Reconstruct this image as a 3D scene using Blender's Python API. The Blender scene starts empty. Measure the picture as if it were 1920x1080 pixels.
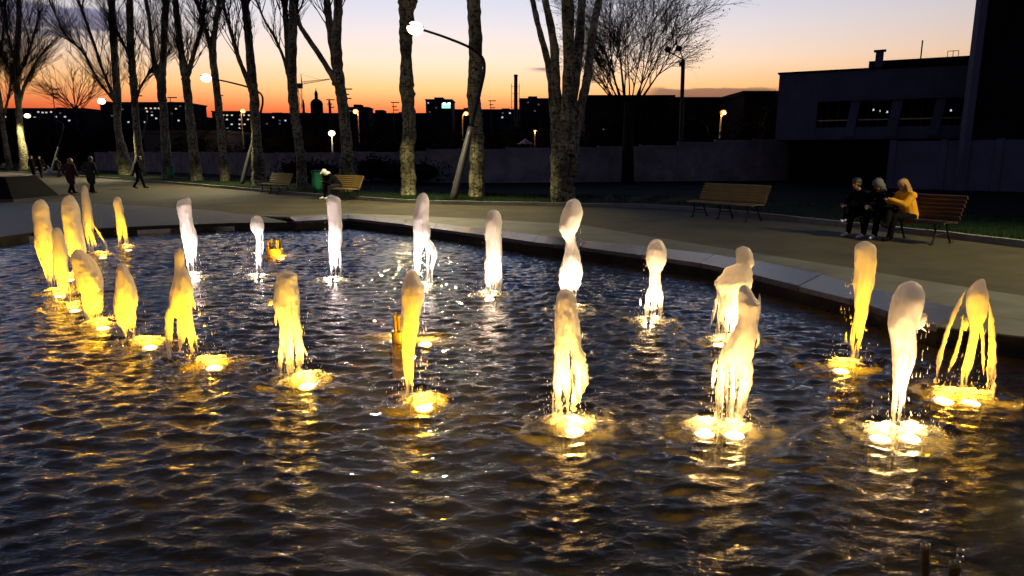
import bpy, bmesh, math, random
import numpy as np
from mathutils import Vector, Matrix, noise
random.seed(7)
rs = np.random.RandomState(7)
S = bpy.context.scene
R = math.radians
# ------------------------------------------------------------------ camera
CAMZ, F, CX, CY = 1.72, 1280.0, 960.0, 540.0
PITCH = math.atan(246 / F)
SP, CP = math.sin(PITCH), math.cos(PITCH)
cam = bpy.data.cameras.new('camera')
camo = bpy.data.objects.new('camera', cam)
S.collection.objects.link(camo)
cam.sensor_width = 36.0
cam.lens = 36.0 * F / 1920.0
cam.clip_start, cam.clip_end = 0.05, 3000
camo.location = (0, 0, CAMZ)
camo.rotation_euler = (math.pi / 2 - PITCH, 0, 0)
S.camera = camo


def ray(px, py):
    x, u = (px - CX) / F, (CY - py) / F
    return x, CP + SP * u, -SP + CP * u


def G(px, py, z=0.0):
    """the point of the level z that the photograph shows at a pixel"""
    x, y, w = ray(px, py)
    t = (z - CAMZ) / w
    return Vector((x * t, y * t, z))


def P(px, py, Y):
    """the point at distance Y that the photograph shows at a pixel"""
    x, y, w = ray(px, py)
    t = Y / y
    return Vector((x * t, Y, CAMZ + w * t))


# ------------------------------------------------------------------ sky, exposure
EXPOSURE = 4.75
LS = 2.0 ** (3.0 - EXPOSURE)      # lamps are metered for exposure 3.0
S.view_settings.view_transform = 'Standard'
S.view_settings.look = 'None'
S.view_settings.gamma = 1.0
S.view_settings.use_curve_mapping = False
S.view_settings.exposure = EXPOSURE
S.render.engine = 'CYCLES'
S.cycles.use_denoising = True
S.cycles.use_adaptive_sampling = True
S.cycles.adaptive_threshold = 0.02
S.cycles.max_bounces = 4
S.cycles.diffuse_bounces = 2
S.cycles.glossy_bounces = 3
S.cycles.transparent_max_bounces = 14
S.cycles.sample_clamp_indirect = 3.0
S.cycles.caustics_reflective = False
S.cycles.caustics_refractive = False

W = bpy.data.worlds.new('World')
S.world = W
W.use_nodes = True
W.cycles.sampling_method = 'MANUAL'
W.cycles.sample_map_resolution = 512
wn, wl = W.node_tree.nodes, W.node_tree.links


def wmath(op, a, b=None, c=None):
    n = wn.new('ShaderNodeMath')
    n.operation = op
    for i, v in enumerate((a, b, c)):
        if v is None:
            continue
        if isinstance(v, (int, float)):
            n.inputs[i].default_value = v
        else:
            wl.new(v, n.inputs[i])
    return n.outputs[0]


def wsmooth(v, lo, hi):
    n = wn.new('ShaderNodeMapRange')
    n.interpolation_type = 'SMOOTHSTEP'
    wl.new(v, n.inputs[0])
    n.inputs[1].default_value, n.inputs[2].default_value = lo, hi
    return n.outputs[0]


sky = wn.new('ShaderNodeTexSky')
sky.sky_type = 'NISHITA'
sky.sun_disc = False
sky.sun_elevation = R(-2.6)
sky.sun_rotation = R(-6)
sky.air_density = 1.0
sky.dust_density = 1.2
sky.ozone_density = 1.5
hsv = wn.new('ShaderNodeHueSaturation')
hsv.inputs['Saturation'].default_value = 1.0
wl.new(sky.outputs[0], hsv.inputs['Color'])
tc = wn.new('ShaderNodeTexCoord')
sep = wn.new('ShaderNodeSeparateXYZ')
wl.new(tc.outputs['Generated'], sep.inputs[0])
elev = wmath('MULTIPLY', wmath('ARCSINE', sep.outputs[2]), 57.2958)
azim = wmath('MULTIPLY', wmath('ARCTAN2', sep.outputs[0], sep.outputs[1]), 57.2958)
comb = wn.new('ShaderNodeCombineXYZ')
wl.new(wmath('MULTIPLY', azim, 0.16), comb.inputs[0])
wl.new(wmath('MULTIPLY', elev, 0.9), comb.inputs[1])
nz = wn.new('ShaderNodeTexNoise')
nz.inputs['Scale'].default_value = 1.0
nz.inputs['Detail'].default_value = 6
nz.inputs['Roughness'].default_value = 0.55
wl.new(comb.outputs[0], nz.inputs['Vector'])
nf = wmath('SUBTRACT', nz.outputs[0], 0.5)


def bank(az0, az1, soft, e0, e1, wob, esoft=0.25):
    e = wmath('ADD', elev, wmath('MULTIPLY', nf, wob))
    a = wmath('ADD', azim, wmath('MULTIPLY', nf, soft))
    m = wmath('MULTIPLY', wsmooth(e, e0 - esoft, e0 + esoft), wmath('SUBTRACT', 1.0, wsmooth(e, e1 - esoft, e1 + esoft)))
    m = wmath('MULTIPLY', m, wsmooth(a, az0 - soft * .3, az0 + soft * .3))
    return wmath('MULTIPLY', m, wmath('SUBTRACT', 1.0, wsmooth(a, az1 - soft * .3, az1 + soft * .3)))


def eldeg(px, py):
    x, y, z = ray(px, py)
    return math.degrees(math.asin(z / math.sqrt(x * x + y * y + z * z)))


def azdeg(px, py):
    x, y, z = ray(px, py)
    return math.degrees(math.atan2(x, y))


banks = [bank(-75, azdeg(250, 30), 5, eldeg(60, 50), eldeg(60, 6), 1.0, .16),
         bank(-70, azdeg(150, 58), 5, eldeg(60, 64), eldeg(60, 54), .7, .12),
         bank(-70, azdeg(55, 78), 5, eldeg(30, 84), eldeg(30, 74), .7, .15),
         bank(azdeg(1215, 180), azdeg(1475, 180), 4, eldeg(1340, 190), eldeg(1340, 163), 1.3, .10),
         bank(azdeg(1000, 130), azdeg(1045, 130), 3, eldeg(1020, 133), eldeg(1020, 126), .9, .12)]
cl = banks[0]
for b_ in banks[1:]:
    cl = wmath('MAXIMUM', cl, b_)
cloud = wn.new('ShaderNodeMix')
cloud.data_type = 'RGBA'
cloud.blend_type = 'MULTIPLY'
wl.new(wmath('MULTIPLY', cl, 0.8), cloud.inputs[0])
tint = wn.new('ShaderNodeValToRGB')
wl.new(wmath('DIVIDE', elev, 90.0), tint.inputs[0])
te = tint.color_ramp.elements
te[0].position, te[0].color = 3.0 / 90, (.60, .11, .11, 1)
te[1].position, te[1].color = 60 / 90, (.26, .36, .50, 1)
for pp, cc in ((3.8, (.70, .24, .16)), (5.2, (.91, .50, .29)), (7.3, (1.0, .68, .54)), (9.7, (1.0, .75, .67)), (12.3, (.95, .78, .72)), (17, (.46, .51, .60)), (26, (.24, .31, .42))):
    x_ = te.new(pp / 90)
    x_.color = (*cc, 1)
tm = wn.new('ShaderNodeMix')
tm.data_type = 'RGBA'
tm.blend_type = 'MULTIPLY'
tm.inputs[0].default_value = 1.0
wl.new(hsv.outputs[0], tm.inputs[6])
wl.new(tint.outputs[0], tm.inputs[7])
wl.new(tm.outputs[2], cloud.inputs[6])
cloud.inputs[7].default_value = (0.16, 0.19, 0.42, 1)
wl.new(cloud.outputs[2], wn['Background'].inputs[0])
wn['Background'].inputs[1].default_value = 0.15

# ------------------------------------------------------------------ materials


def mat(name, col, rough=0.7, var=0.25, scale=6.0, bump=0.0, bscale=40.0, metal=0.0, spec=0.5, col2=None, stretch=None):
    m = bpy.data.materials.new(name)
    m.use_nodes = True
    n, l = m.node_tree.nodes, m.node_tree.links
    b = n['Principled BSDF']
    b.inputs['Roughness'].default_value = rough
    b.inputs['Metallic'].default_value = metal
    b.inputs['Specular IOR Level'].default_value = spec
    t = n.new('ShaderNodeTexCoord')
    vec = t.outputs['Object']
    if stretch:
        mp = n.new('ShaderNodeMapping')
        mp.inputs['Scale'].default_value = stretch
        l.new(vec, mp.inputs[0])
        vec = mp.outputs[0]
    z = n.new('ShaderNodeTexNoise')
    z.inputs['Scale'].default_value = scale
    z.inputs['Detail'].default_value = 8
    z.inputs['Roughness'].default_value = 0.65
    l.new(vec, z.inputs['Vector'])
    r = n.new('ShaderNodeValToRGB')
    r.color_ramp.elements[0].position, r.color_ramp.elements[1].position = 0.3, 0.7
    c2 = col2 if col2 else tuple(c * (1 + var) for c in col)
    c1 = col if col2 else tuple(c * (1 - var) for c in col)
    r.color_ramp.elements[0].color = (*c1, 1)
    r.color_ramp.elements[1].color = (*c2, 1)
    l.new(z.outputs[0], r.inputs[0])
    l.new(r.outputs[0], b.inputs['Base Color'])
    if bump:
        z2 = n.new('ShaderNodeTexNoise')
        z2.inputs['Scale'].default_value = bscale
        z2.inputs['Detail'].default_value = 6
        l.new(vec, z2.inputs['Vector'])
        bp = n.new('ShaderNodeBump')
        bp.inputs['Strength'].default_value = bump
        bp.inputs['Distance'].default_value = 0.02
        l.new(z2.outputs[0], bp.inputs['Height'])
        l.new(bp.outputs[0], b.inputs['Normal'])
    return m


def emit(name, col, s):
    m = bpy.data.materials.new(name)
    m.use_nodes = True
    b = m.node_tree.nodes['Principled BSDF']
    b.inputs['Base Color'].default_value = (0.5, 0.5, 0.5, 1)
    b.inputs['Emission Color'].default_value = (*col, 1)
    b.inputs['Emission Strength'].default_value = s * LS
    return m


M = {}
M['asphalt'] = mat('asphalt', (.062, .054, .029), .8, .38, .7, .5, 60)
M['paving'] = mat('paving', (.105, .103, .072), .7, .4, 1.1, .35, 30)
M['wet_setts'] = mat('wet_setts', (.055, .053, .042), .5, .5, 3, .8, 18, stretch=(1, 2.4, 1))
M['granite'] = mat('granite', (.10, .10, .115), .28, .35, 9, .25, 50)
M['granite2'] = mat('granite2', (.065, .065, .078), .22, .35, 7, .25, 50)
M['concrete'] = mat('concrete', (.20, .195, .185), .85, .3, 1.2, .4, 12)
M['fence_concrete'] = mat('fence_concrete', (.20, .20, .205), .9, .35, .9, .5, 10)
M['plaster'] = mat('plaster', (.085, .095, .145), .85, .25, .5, .3, 6)
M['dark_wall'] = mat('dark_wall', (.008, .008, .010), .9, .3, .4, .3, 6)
M['city'] = mat('city', (.012, .011, .015), .9, .3, .1, 0)
M['soil'] = mat('soil', (.007, .0065, .005), .95, .4, 2, .8, 12)
M['lawn'] = mat('lawn', (.009, .021, .004), .9, .5, 2.5, .9, 40)
M['blade'] = mat('blade', (.013, .032, .005), .7, .4, .6)
M['kerb'] = mat('kerb', (.22, .215, .19), .8, .25, 3, .4, 30)
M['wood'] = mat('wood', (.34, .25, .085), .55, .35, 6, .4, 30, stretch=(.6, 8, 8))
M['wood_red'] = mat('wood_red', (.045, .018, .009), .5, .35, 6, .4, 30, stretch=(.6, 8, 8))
M['iron'] = mat('iron', (.02, .02, .022), .5, .2, 8, .2, 40, metal=.6)
M['post'] = mat('post', (.05, .05, .055), .45, .2, 4, .1, 40, metal=.3)
M['brass'] = mat('brass', (.42, .31, .11), .35, .3, 12, .2, 60, metal=.35)
M['steel'] = mat('steel', (.30, .28, .24), .35, .3, 12, .2, 60, metal=.8)
M['glass'] = mat('glass', (.008, .008, .01), .1, .2, 3)
M['twig'] = mat('twig', (.022, .017, .013), .9, .3, 5)
M['leafdark'] = mat('leafdark', (.006, .007, .005), .9, .4, 1)
M['bud'] = mat('bud', (.035, .03, .015), .8, .4, 5)
M['bag'] = mat('bag', (.03, .30, .12), .35, .3, 8, .6, 14)
M['whitebag'] = mat('whitebag', (.6, .62, .55), .4, .15, 8, .5, 14)
M['skin'] = mat('skin', (.28, .16, .10), .5, .12, 20)
M['cloth_black'] = mat('cloth_black', (.006, .006, .007), .85, .3, 12, .3, 30)
M['cloth_yellow'] = mat('cloth_yellow', (.62, .30, .012), .75, .15, 9, .6, 16)
M['cloth_burgundy'] = mat('cloth_burgundy', (.075, .012, .012), .85, .25, 9, .4, 16)
M['cloth_olive'] = mat('cloth_olive', (.034, .032, .014), .85, .25, 9, .4, 16)
M['cloth_brown'] = mat('cloth_brown', (.10, .055, .03), .85, .25, 9, .4, 16)
M['cloth_grey'] = mat('cloth_grey', (.10, .105, .105), .8, .45, 14, .4, 16)
M['cloth_navy'] = mat('cloth_navy', (.014, .015, .024), .85, .25, 9, .4, 16)
M['white_cloth'] = mat('white_cloth', (.72, .72, .7), .6, .08, 10)
M['hair_blond'] = mat('hair_blond', (.42, .24, .07), .45, .35, 18, .8, 30, stretch=(6, 6, .8))
M['hair_dark'] = mat('hair_dark', (.02, .013, .01), .5, .3, 18, .5, 30)
M['hair_grey'] = mat('hair_grey', (.16, .15, .14), .6, .3, 18, .5, 30)
M['eye'] = mat('eye', (.01, .008, .008), .2, .1, 3)
M['metal_dark'] = mat('metal_dark', (.02, .018, .018), .7, .2, 3)
M['crane'] = mat('crane', (.10, .055, .03), .7, .2, 3)
M['tile_floor'] = mat('tile_floor', (.032, .038, .016), .9, .35, 2.2, .3, 9)
M['basin_wall'] = mat('basin_wall', (.035, .030, .022), .6, .4, 3, .4, 14)
M['tent'] = mat('tent', (.45, .22, .18), .6, .1, 2)
M['roofw'] = mat('roofw', (.03, .028, .03), .7, .2, 2)
M['rim'] = mat('rim', (.36, .35, .34), .3, .2, 6, .2, 40)
M['pendant'] = emit('pendant', (.9, .95, 1), .16)
M['lamp_white'] = emit('lamp_white', (1, .86, .55), 1.2)
M['lamp_orange'] = emit('lamp_orange', (1, .27, .012), .19)
M['lamp_far'] = emit('lamp_far', (1, .86, .5), .5)
M['win_warm'] = emit('win_warm', (1, .75, .45), .09)
M['win_cool'] = emit('win_cool', (.75, .85, 1), .09)
M['win_dim'] = emit('win_dim', (.55, .55, .75), .012)
M['win_green'] = emit('win_green', (.30, .75, .52), .22)
M['win_white'] = emit('win_white', (.8, 1, .9), .5)


def bark_mat():
    m = bpy.data.materials.new('bark')
    m.use_nodes = True
    n, l = m.node_tree.nodes, m.node_tree.links
    b = n['Principled BSDF']
    b.inputs['Roughness'].default_value = .85
    t = n.new('ShaderNodeTexCoord')
    mp = n.new('ShaderNodeMapping')
    mp.inputs['Scale'].default_value = (3.0, 3.0, 4.6)
    l.new(t.outputs['Object'], mp.inputs[0])
    z = n.new('ShaderNodeTexNoise')
    z.inputs['Scale'].default_value = 2.2
    z.inputs['Detail'].default_value = 8
    z.inputs['Roughness'].default_value = .7
    l.new(mp.outputs[0], z.inputs['Vector'])
    r = n.new('ShaderNodeValToRGB')
    e = r.color_ramp.elements
    e[0].position, e[0].color = .42, (.022, .019, .014, 1)
    e[1].position, e[1].color = .50, (.31, .30, .17, 1)
    x = e.new(.7)
    x.color = (.46, .45, .28, 1)
    l.new(z.outputs[0], r.inputs[0])
    z2 = n.new('ShaderNodeTexNoise')
    z2.inputs['Scale'].default_value = 1.1
    z2.inputs['Detail'].default_value = 4
    l.new(t.outputs['Object'], z2.inputs['Vector'])
    r2 = n.new('ShaderNodeValToRGB')
    r2.color_ramp.elements[0].position, r2.color_ramp.elements[0].color = .36, (.30, .28, .24, 1)
    r2.color_ramp.elements[1].position, r2.color_ramp.elements[1].color = .6, (1, 1, 1, 1)
    l.new(z2.outputs[0], r2.inputs[0])
    mp3 = n.new('ShaderNodeMapping')
    mp3.inputs['Scale'].default_value = (7.0, 7.0, .8)
    l.new(t.outputs['Object'], mp3.inputs[0])
    z3 = n.new('ShaderNodeTexNoise')
    z3.inputs['Scale'].default_value = 1.6
    z3.inputs['Detail'].default_value = 6
    l.new(mp3.outputs[0], z3.inputs['Vector'])
    r3 = n.new('ShaderNodeValToRGB')
    r3.color_ramp.elements[0].position, r3.color_ramp.elements[0].color = .36, (.22, .2, .17, 1)
    r3.color_ramp.elements[1].position, r3.color_ramp.elements[1].color = .5, (1, 1, 1, 1)
    l.new(z3.outputs[0], r3.inputs[0])
    my = n.new('ShaderNodeMix')
    my.data_type = 'RGBA'
    my.blend_type = 'MULTIPLY'
    my.inputs[0].default_value = .85
    l.new(r.outputs[0], my.inputs[6])
    l.new(r3.outputs[0], my.inputs[7])
    mx = n.new('ShaderNodeMix')
    mx.data_type = 'RGBA'
    mx.blend_type = 'MULTIPLY'
    mx.inputs[0].default_value = 1
    l.new(my.outputs[2], mx.inputs[6])
    l.new(r2.outputs[0], mx.inputs[7])
    l.new(mx.outputs[2], b.inputs['Base Color'])
    bp = n.new('ShaderNodeBump')
    bp.inputs['Strength'].default_value = .8
    bp.inputs['Distance'].default_value = .05
    l.new(z.outputs[0], bp.inputs['Height'])
    l.new(bp.outputs[0], b.inputs['Normal'])
    return m


M['bark'] = bark_mat()
for k_, v_ in dict(tile_floor=.03, basin_wall=.05, soil=.04, lawn=.06, blade=.08, asphalt=.25, dark_wall=.08, city=.05, leafdark=.05, twig=.1, cloth_black=.03, cloth_navy=.15, cloth_yellow=.2, plaster=.2, fence_concrete=.1, kerb=.2).items():
    M[k_].node_tree.nodes['Principled BSDF'].inputs['Specular IOR Level'].default_value = v_


def water_mat():
    m = bpy.data.materials.new('pool_water')
    m.use_nodes = True
    n, l = m.node_tree.nodes, m.node_tree.links
    n.remove(n['Principled BSDF'])
    t = n.new('ShaderNodeTexCoord')
    mp = n.new('ShaderNodeMapping')
    mp.inputs['Scale'].default_value = (7, 14, 7)
    l.new(t.outputs['Object'], mp.inputs[0])
    z = n.new('ShaderNodeTexNoise')
    z.inputs['Scale'].default_value = 1.6
    z.inputs['Detail'].default_value = 5
    z.inputs['Roughness'].default_value = .55
    z.inputs['Distortion'].default_value = .6
    l.new(mp.outputs[0], z.inputs['Vector'])
    bp = n.new('ShaderNodeBump')
    bp.inputs['Strength'].default_value = .5
    bp.inputs['Distance'].default_value = .03
    l.new(z.outputs[0], bp.inputs['Height'])
    gl = n.new('ShaderNodeBsdfGlossy')
    gl.inputs['Roughness'].default_value = .03
    gl.inputs['Color'].default_value = (1, 1, 1, 1)
    tr = n.new('ShaderNodeBsdfTransparent')
    tr.inputs['Color'].default_value = (.72, .71, .56, 1)
    # turbid water: some of the lamps' light is scattered back out through the surface
    df = n.new('ShaderNodeBsdfTranslucent')
    df.inputs['Color'].default_value = (.22, .205, .10, 1)
    fr = n.new('ShaderNodeFresnel')
    fr.inputs['IOR'].default_value = 1.33
    for x in (gl, fr, df):
        l.new(bp.outputs[0], x.inputs['Normal'])
    m1 = n.new('ShaderNodeMixShader')
    m1.inputs[0].default_value = .55
    l.new(tr.outputs[0], m1.inputs[1])
    l.new(df.outputs[0], m1.inputs[2])
    m2 = n.new('ShaderNodeMixShader')
    l.new(fr.outputs[0], m2.inputs[0])
    l.new(m1.outputs[0], m2.inputs[1])
    l.new(gl.outputs[0], m2.inputs[2])
    l.new(m2.outputs[0], n['Material Output'].inputs['Surface'])
    return m


M['water'] = water_mat()


def jet_mat(name, holes, foam=False, back=.32):
    """aerated falling water: scatters light through itself, torn into streaks towards the bottom"""
    m = bpy.data.materials.new(name)
    m.use_nodes = True
    n, l = m.node_tree.nodes, m.node_tree.links
    n.remove(n['Principled BSDF'])
    t = n.new('ShaderNodeTexCoord')
    mp = n.new('ShaderNodeMapping')
    mp.inputs['Scale'].default_value = (14, 14, 14) if foam else (34, 34, 3.0)
    l.new(t.outputs['Object'], mp.inputs[0])
    z = n.new('ShaderNodeTexNoise')
    z.inputs['Scale'].default_value = 1.0
    z.inputs['Detail'].default_value = 4
    z.inputs['Roughness'].default_value = .6
    l.new(mp.outputs[0], z.inputs['Vector'])
    at = n.new('ShaderNodeAttribute')
    at.attribute_name = 'torn'
    th = n.new('ShaderNodeMath')
    th.operation = 'MULTIPLY_ADD'
    l.new(at.outputs['Fac'], th.inputs[0])
    th.inputs[1].default_value = holes
    l.new(z.outputs[0], th.inputs[2])
    mr = n.new('ShaderNodeMapRange')
    mr.interpolation_type = 'SMOOTHSTEP'
    l.new(th.outputs[0], mr.inputs[0])
    mr.inputs[1].default_value, mr.inputs[2].default_value = .66, .84
    mr.inputs[3].default_value = .10
    df = n.new('ShaderNodeBsdfDiffuse')
    df.inputs['Color'].default_value = (.75, .75, .75, 1)
    tl = n.new('ShaderNodeBsdfTranslucent')
    tl.inputs['Color'].default_value = (.8, .8, .8, 1)
    gl = n.new('ShaderNodeBsdfGlossy')
    gl.inputs['Roughness'].default_value = .25
    tr = n.new('ShaderNodeBsdfTransparent')
    bp = n.new('ShaderNodeBump')
    bp.inputs['Strength'].default_value = .55
    bp.inputs['Distance'].default_value = .02
    l.new(z.outputs[0], bp.inputs['Height'])
    for x_ in (df, tl, gl):
        l.new(bp.outputs[0], x_.inputs['Normal'])
    a = n.new('ShaderNodeMixShader')
    a.inputs[0].default_value = back
    l.new(df.outputs[0], a.inputs[1])
    l.new(tl.outputs[0], a.inputs[2])
    b = n.new('ShaderNodeMixShader')
    b.inputs[0].default_value = .04
    l.new(a.outputs[0], b.inputs[1])
    l.new(gl.outputs[0], b.inputs[2])
    c = n.new('ShaderNodeMixShader')
    l.new(mr.outputs[0], c.inputs[0])
    l.new(b.outputs[0], c.inputs[1])
    l.new(tr.outputs[0], c.inputs[2])
    l.new(c.outputs[0], n['Material Output'].inputs['Surface'])
    return m


M['jet'] = jet_mat('jet_water', .33)
M['foam'] = jet_mat('foam', .50, True, .6)
M['drop'] = jet_mat('drop', 0.0)

# ------------------------------------------------------------------ mesh helpers


class MB:
    def __init__(s):
        s.v, s.f, s.a = [], [], []

    def add(s, v, f, a=None):
        k = len(s.v)
        s.v += [tuple(p) for p in v]
        s.f += [tuple(i + k for i in q) for q in f]
        s.a += list(a) if a is not None else [0.0] * len(v)
        return s

    def box(s, c, d, rz=0.0):
        x, y, z = d[0] / 2, d[1] / 2, d[2] / 2
        ca, sa = math.cos(rz), math.sin(rz)
        v = []
        for k in (-1, 1):
            for (i, j) in ((-1, -1), (1, -1), (1, 1), (-1, 1)):
                X, Y = i * x, j * y
                v.append((c[0] + X * ca - Y * sa, c[1] + X * sa + Y * ca, c[2] + k * z))
        return s.add(v, [(3, 2, 1, 0), (4, 5, 6, 7), (0, 1, 5, 4), (1, 2, 6, 5), (2, 3, 7, 6), (3, 0, 4, 7)])

    def prism(s, pts, z0, z1):
        n = len(pts)
        v = [(p[0], p[1], z0) for p in pts] + [(p[0], p[1], z1) for p in pts]
        f = [tuple(range(n - 1, -1, -1)), tuple(range(n, 2 * n))]
        f += [(i, (i + 1) % n, n + (i + 1) % n, n + i) for i in range(n)]
        return s.add(v, f)

    def tube(s, pts, rad, n=6, cap=True, flat=1.0, lump=0.0, torn=None):
        pts = [Vector(p) for p in pts]
        if not hasattr(rad, '__len__'):
            rad = [rad] * len(pts)
        v, f, a = [], [], []
        up = None
        for i, p in enumerate(pts):
            d = (pts[min(i + 1, len(pts) - 1)] - pts[max(i - 1, 0)])
            if d.length < 1e-9:
                d = Vector((0, 0, 1))
            d.normalize()
            if up is None:
                up = Vector((1, 0, 0)) if abs(d.x) < .8 else Vector((0, 1, 0))
            up = (up - d * up.dot(d))
            up.normalize()
            w = d.cross(up)
            for k in range(n):
                t = 2 * math.pi * k / n
                r = rad[i]
                if lump:
                    q = p + (up * math.cos(t) + w * math.sin(t)) * r
                    r *= 1 + lump * noise.noise(q * (1.1 / max(r, .02)) * .5)
                v.append(p + up * (math.cos(t) * r) + w * (math.sin(t) * r * flat))
                a.append(torn[i] if torn else 0.0)
        for i in range(len(pts) - 1):
            for k in range(n):
                k2 = (k + 1) % n
                f.append((i * n + k, i * n + k2, (i + 1) * n + k2, (i + 1) * n + k))
        if cap:
            f.append(tuple(range(n - 1, -1, -1)))
            f.append(tuple((len(pts) - 1) * n + k for k in range(n)))
        return s.add(v, f, a)

    def lathe(s, prof, c=(0, 0, 0), n=16):
        v, f = [], []
        for (r, z) in prof:
            for k in range(n):
                t = 2 * math.pi * k / n
                v.append((c[0] + r * math.cos(t), c[1] + r * math.sin(t), c[2] + z))
        for i in range(len(prof) - 1):
            for k in range(n):
                k2 = (k + 1) % n
                f.append((i * n + k, i * n + k2, (i + 1) * n + k2, (i + 1) * n + k))
        f.append(tuple(range(n - 1, -1, -1)))
        f.append(tuple((len(prof) - 1) * n + k for k in range(n)))
        return s.add(v, f)

    def ball(s, c, r, n=10, m=6):
        if not hasattr(r, '__len__'):
            r = (r, r, r)
        prof = [(math.sin(math.pi * i / m), -math.cos(math.pi * i / m)) for i in range(m + 1)]
        v, f = [], []
        for (q, z) in prof:
            for k in range(n):
                t = 2 * math.pi * k / n
                v.append((c[0] + r[0] * max(q, 1e-3) * math.cos(t), c[1] + r[1] * max(q, 1e-3) * math.sin(t), c[2] + r[2] * z))
        for i in range(m):
            for k in range(n):
                k2 = (k + 1) % n
                f.append((i * n + k, i * n + k2, (i + 1) * n + k2, (i + 1) * n + k))
        return s.add(v, f)

    def mesh(s, name, m, origin=(0, 0, 0), smooth=False, torn=False):
        me = bpy.data.meshes.new(name)
        o = Vector(origin)
        me.from_pydata([Vector(p) - o for p in s.v], [], s.f)
        me.materials.append(M[m] if isinstance(m, str) else m)
        if smooth:
            me.polygons.foreach_set('use_smooth', [True] * len(me.polygons))
        if torn:
            at = me.attributes.new('torn', 'FLOAT', 'POINT')
            at.data.foreach_set('value', s.a)
        me.update()
        return me

    def build(s, name, m, parent=None, origin=None, smooth=False, torn=False, loc=None):
        """one mesh object; with a parent the coordinates are taken relative to the origin (the thing's base)"""
        og = origin if origin is not None else (0, 0, 0)
        ob = bpy.data.objects.new(name, s.mesh(name, m, og, smooth, torn))
        S.collection.objects.link(ob)
        if parent is not None:
            ob.parent = parent
        elif origin is not None:
            ob.location = origin
        if loc is not None:
            ob.location = loc
        return ob


def tag(o, label=None, cat=None, group=None, kind=None):
    if label:
        o['label'] = label
    if cat:
        o['category'] = cat
    if group:
        o['group'] = group
    if kind:
        o['kind'] = kind
    return o


def thing(name, label, cat, loc=(0, 0, 0), rz=0.0, group=None):
    o = bpy.data.objects.new(name, None)
    S.collection.objects.link(o)
    o.location = loc
    o.rotation_euler = (0, 0, rz)
    o.empty_display_size = .2
    return tag(o, label, cat, group)


def copy_tree(o, parent=None):
    c = o.copy()
    S.collection.objects.link(c)
    c.parent = parent
    for ch in list(o.children):
        copy_tree(ch, c)
    return c


def face(fx, fy):
    return math.atan2(-fx, fy)


def light(kind, name, parent, loc, power, col, size=.05, spot=None, blend=.5, aim=None):
    d = bpy.data.lights.new(name, kind)
    d.energy = power * LS
    d.color = col
    d.shadow_soft_size = size
    if kind == 'SPOT':
        d.spot_size = R(spot)
        d.spot_blend = blend
    o = bpy.data.objects.new(name, d)
    S.collection.objects.link(o)
    o.parent = parent
    o.location = loc
    if aim is not None:
        o.rotation_euler = Vector(aim).to_track_quat('-Z', 'Y').to_euler()
    return o


def smooth_line(pts, n=6):
    """Catmull-Rom through 2-D or 3-D points (or any tuples)"""
    a = [np.array(p, float) for p in pts]
    a = [2 * a[0] - a[1]] + a + [2 * a[-1] - a[-2]]
    out = []
    for i in range(1, len(a) - 2):
        for k in range(n):
            t = k / n
            p0, p1, p2, p3 = a[i - 1:i + 3]
            out.append(.5 * ((2 * p1) + (-p0 + p2) * t + (2 * p0 - 5 * p1 + 4 * p2 - p3) * t * t + (-p0 + 3 * p1 - 3 * p2 + p3) * t ** 3))
    out.append(a[-2])
    return out

# ------------------------------------------------------------------ ground, pool, path
WZ = -0.21            # water level
CZ = 0.03             # top of the raised coping
RZ = -0.10            # top of the low rim on the left
inner_px = [(553, 414), (655, 409), (757, 420), (880, 436), (1000, 453), (1090, 462), (1203, 477), (1312, 492), (1369, 503), (1500, 535), (1594, 558), (1667, 582), (1760, 608)]
outer_px = [(543, 408), (652, 402), (762, 411), (885, 426), (1010, 441), (1098, 451), (1222, 463), (1340, 477), (1419, 489), (1540, 514), (1640, 542), (1720, 560), (1815, 582)]
inner = [G(x, y, CZ) for x, y in inner_px]
outer = [G(x, y, CZ) for x, y in outer_px]
rim_px = [(0, 452), (60, 443), (160, 436), (300, 429), (440, 424), (553, 420)]
rim = [G(x, y, RZ) for x, y in rim_px]
rim = [Vector((-15.5, 13.2, RZ))] + rim
pool = [(-16.5, 1.0), (-16.5, 13.0)] + [(p.x, p.y) for p in rim[:-1]] + [(p.x, p.y) for p in inner] + [(5.6, 6.0), (7.2, 5.4), (7.6, 1.0)]

near_px = [(0, 381), (110, 379), (215, 384), (300, 388), (405, 395), (448, 402), (546, 405), (660, 401), (780, 405), (900, 411), (1000, 417), (1078, 420), (1219, 444), (1375, 469), (1500, 488), (1594, 503), (1733, 527), (1920, 556)]
near = [G(x, y) for x, y in near_px]
near = [Vector((-70, 27, 0)), Vector((-30, 26, 0))] + near + [Vector((8.2, 5, 0)), Vector((8.8, -6, 0))]
hole = [(-16.5, 1.0), (-16.5, 12.4), (-29.9, 12.4), (-29.9, 25.9)] + [(p.x, p.y - .06) for p in near[2:8]] + [(outer[0].x + .02, outer[0].y - .05)] + pool[pool.index((inner[0].x, inner[0].y)):]
# one ground sheet with the pool cut out of it
bm = bmesh.new()
big = 1500
ov = [bm.verts.new((x, y, 0)) for x, y in ((-big, -big), (big, -big), (big, big), (-big, big))]
iv = [bm.verts.new((x, y, 0)) for x, y in hole]
ed = [bm.edges.new((ov[i], ov[(i + 1) % 4])) for i in range(4)] + [bm.edges.new((iv[i], iv[(i + 1) % len(iv)])) for i in range(len(iv))]
bmesh.ops.triangle_fill(bm, use_beauty=True, use_dissolve=False, edges=ed)
for f_ in bm.faces:
    if f_.normal.z < 0:
        f_.normal_flip()
me = bpy.data.meshes.new('ground')
bm.to_mesh(me)
bm.free()
me.materials.append(M['soil'])
go = bpy.data.objects.new('ground', me)
S.collection.objects.link(go)
tag(go, kind='structure')

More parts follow.
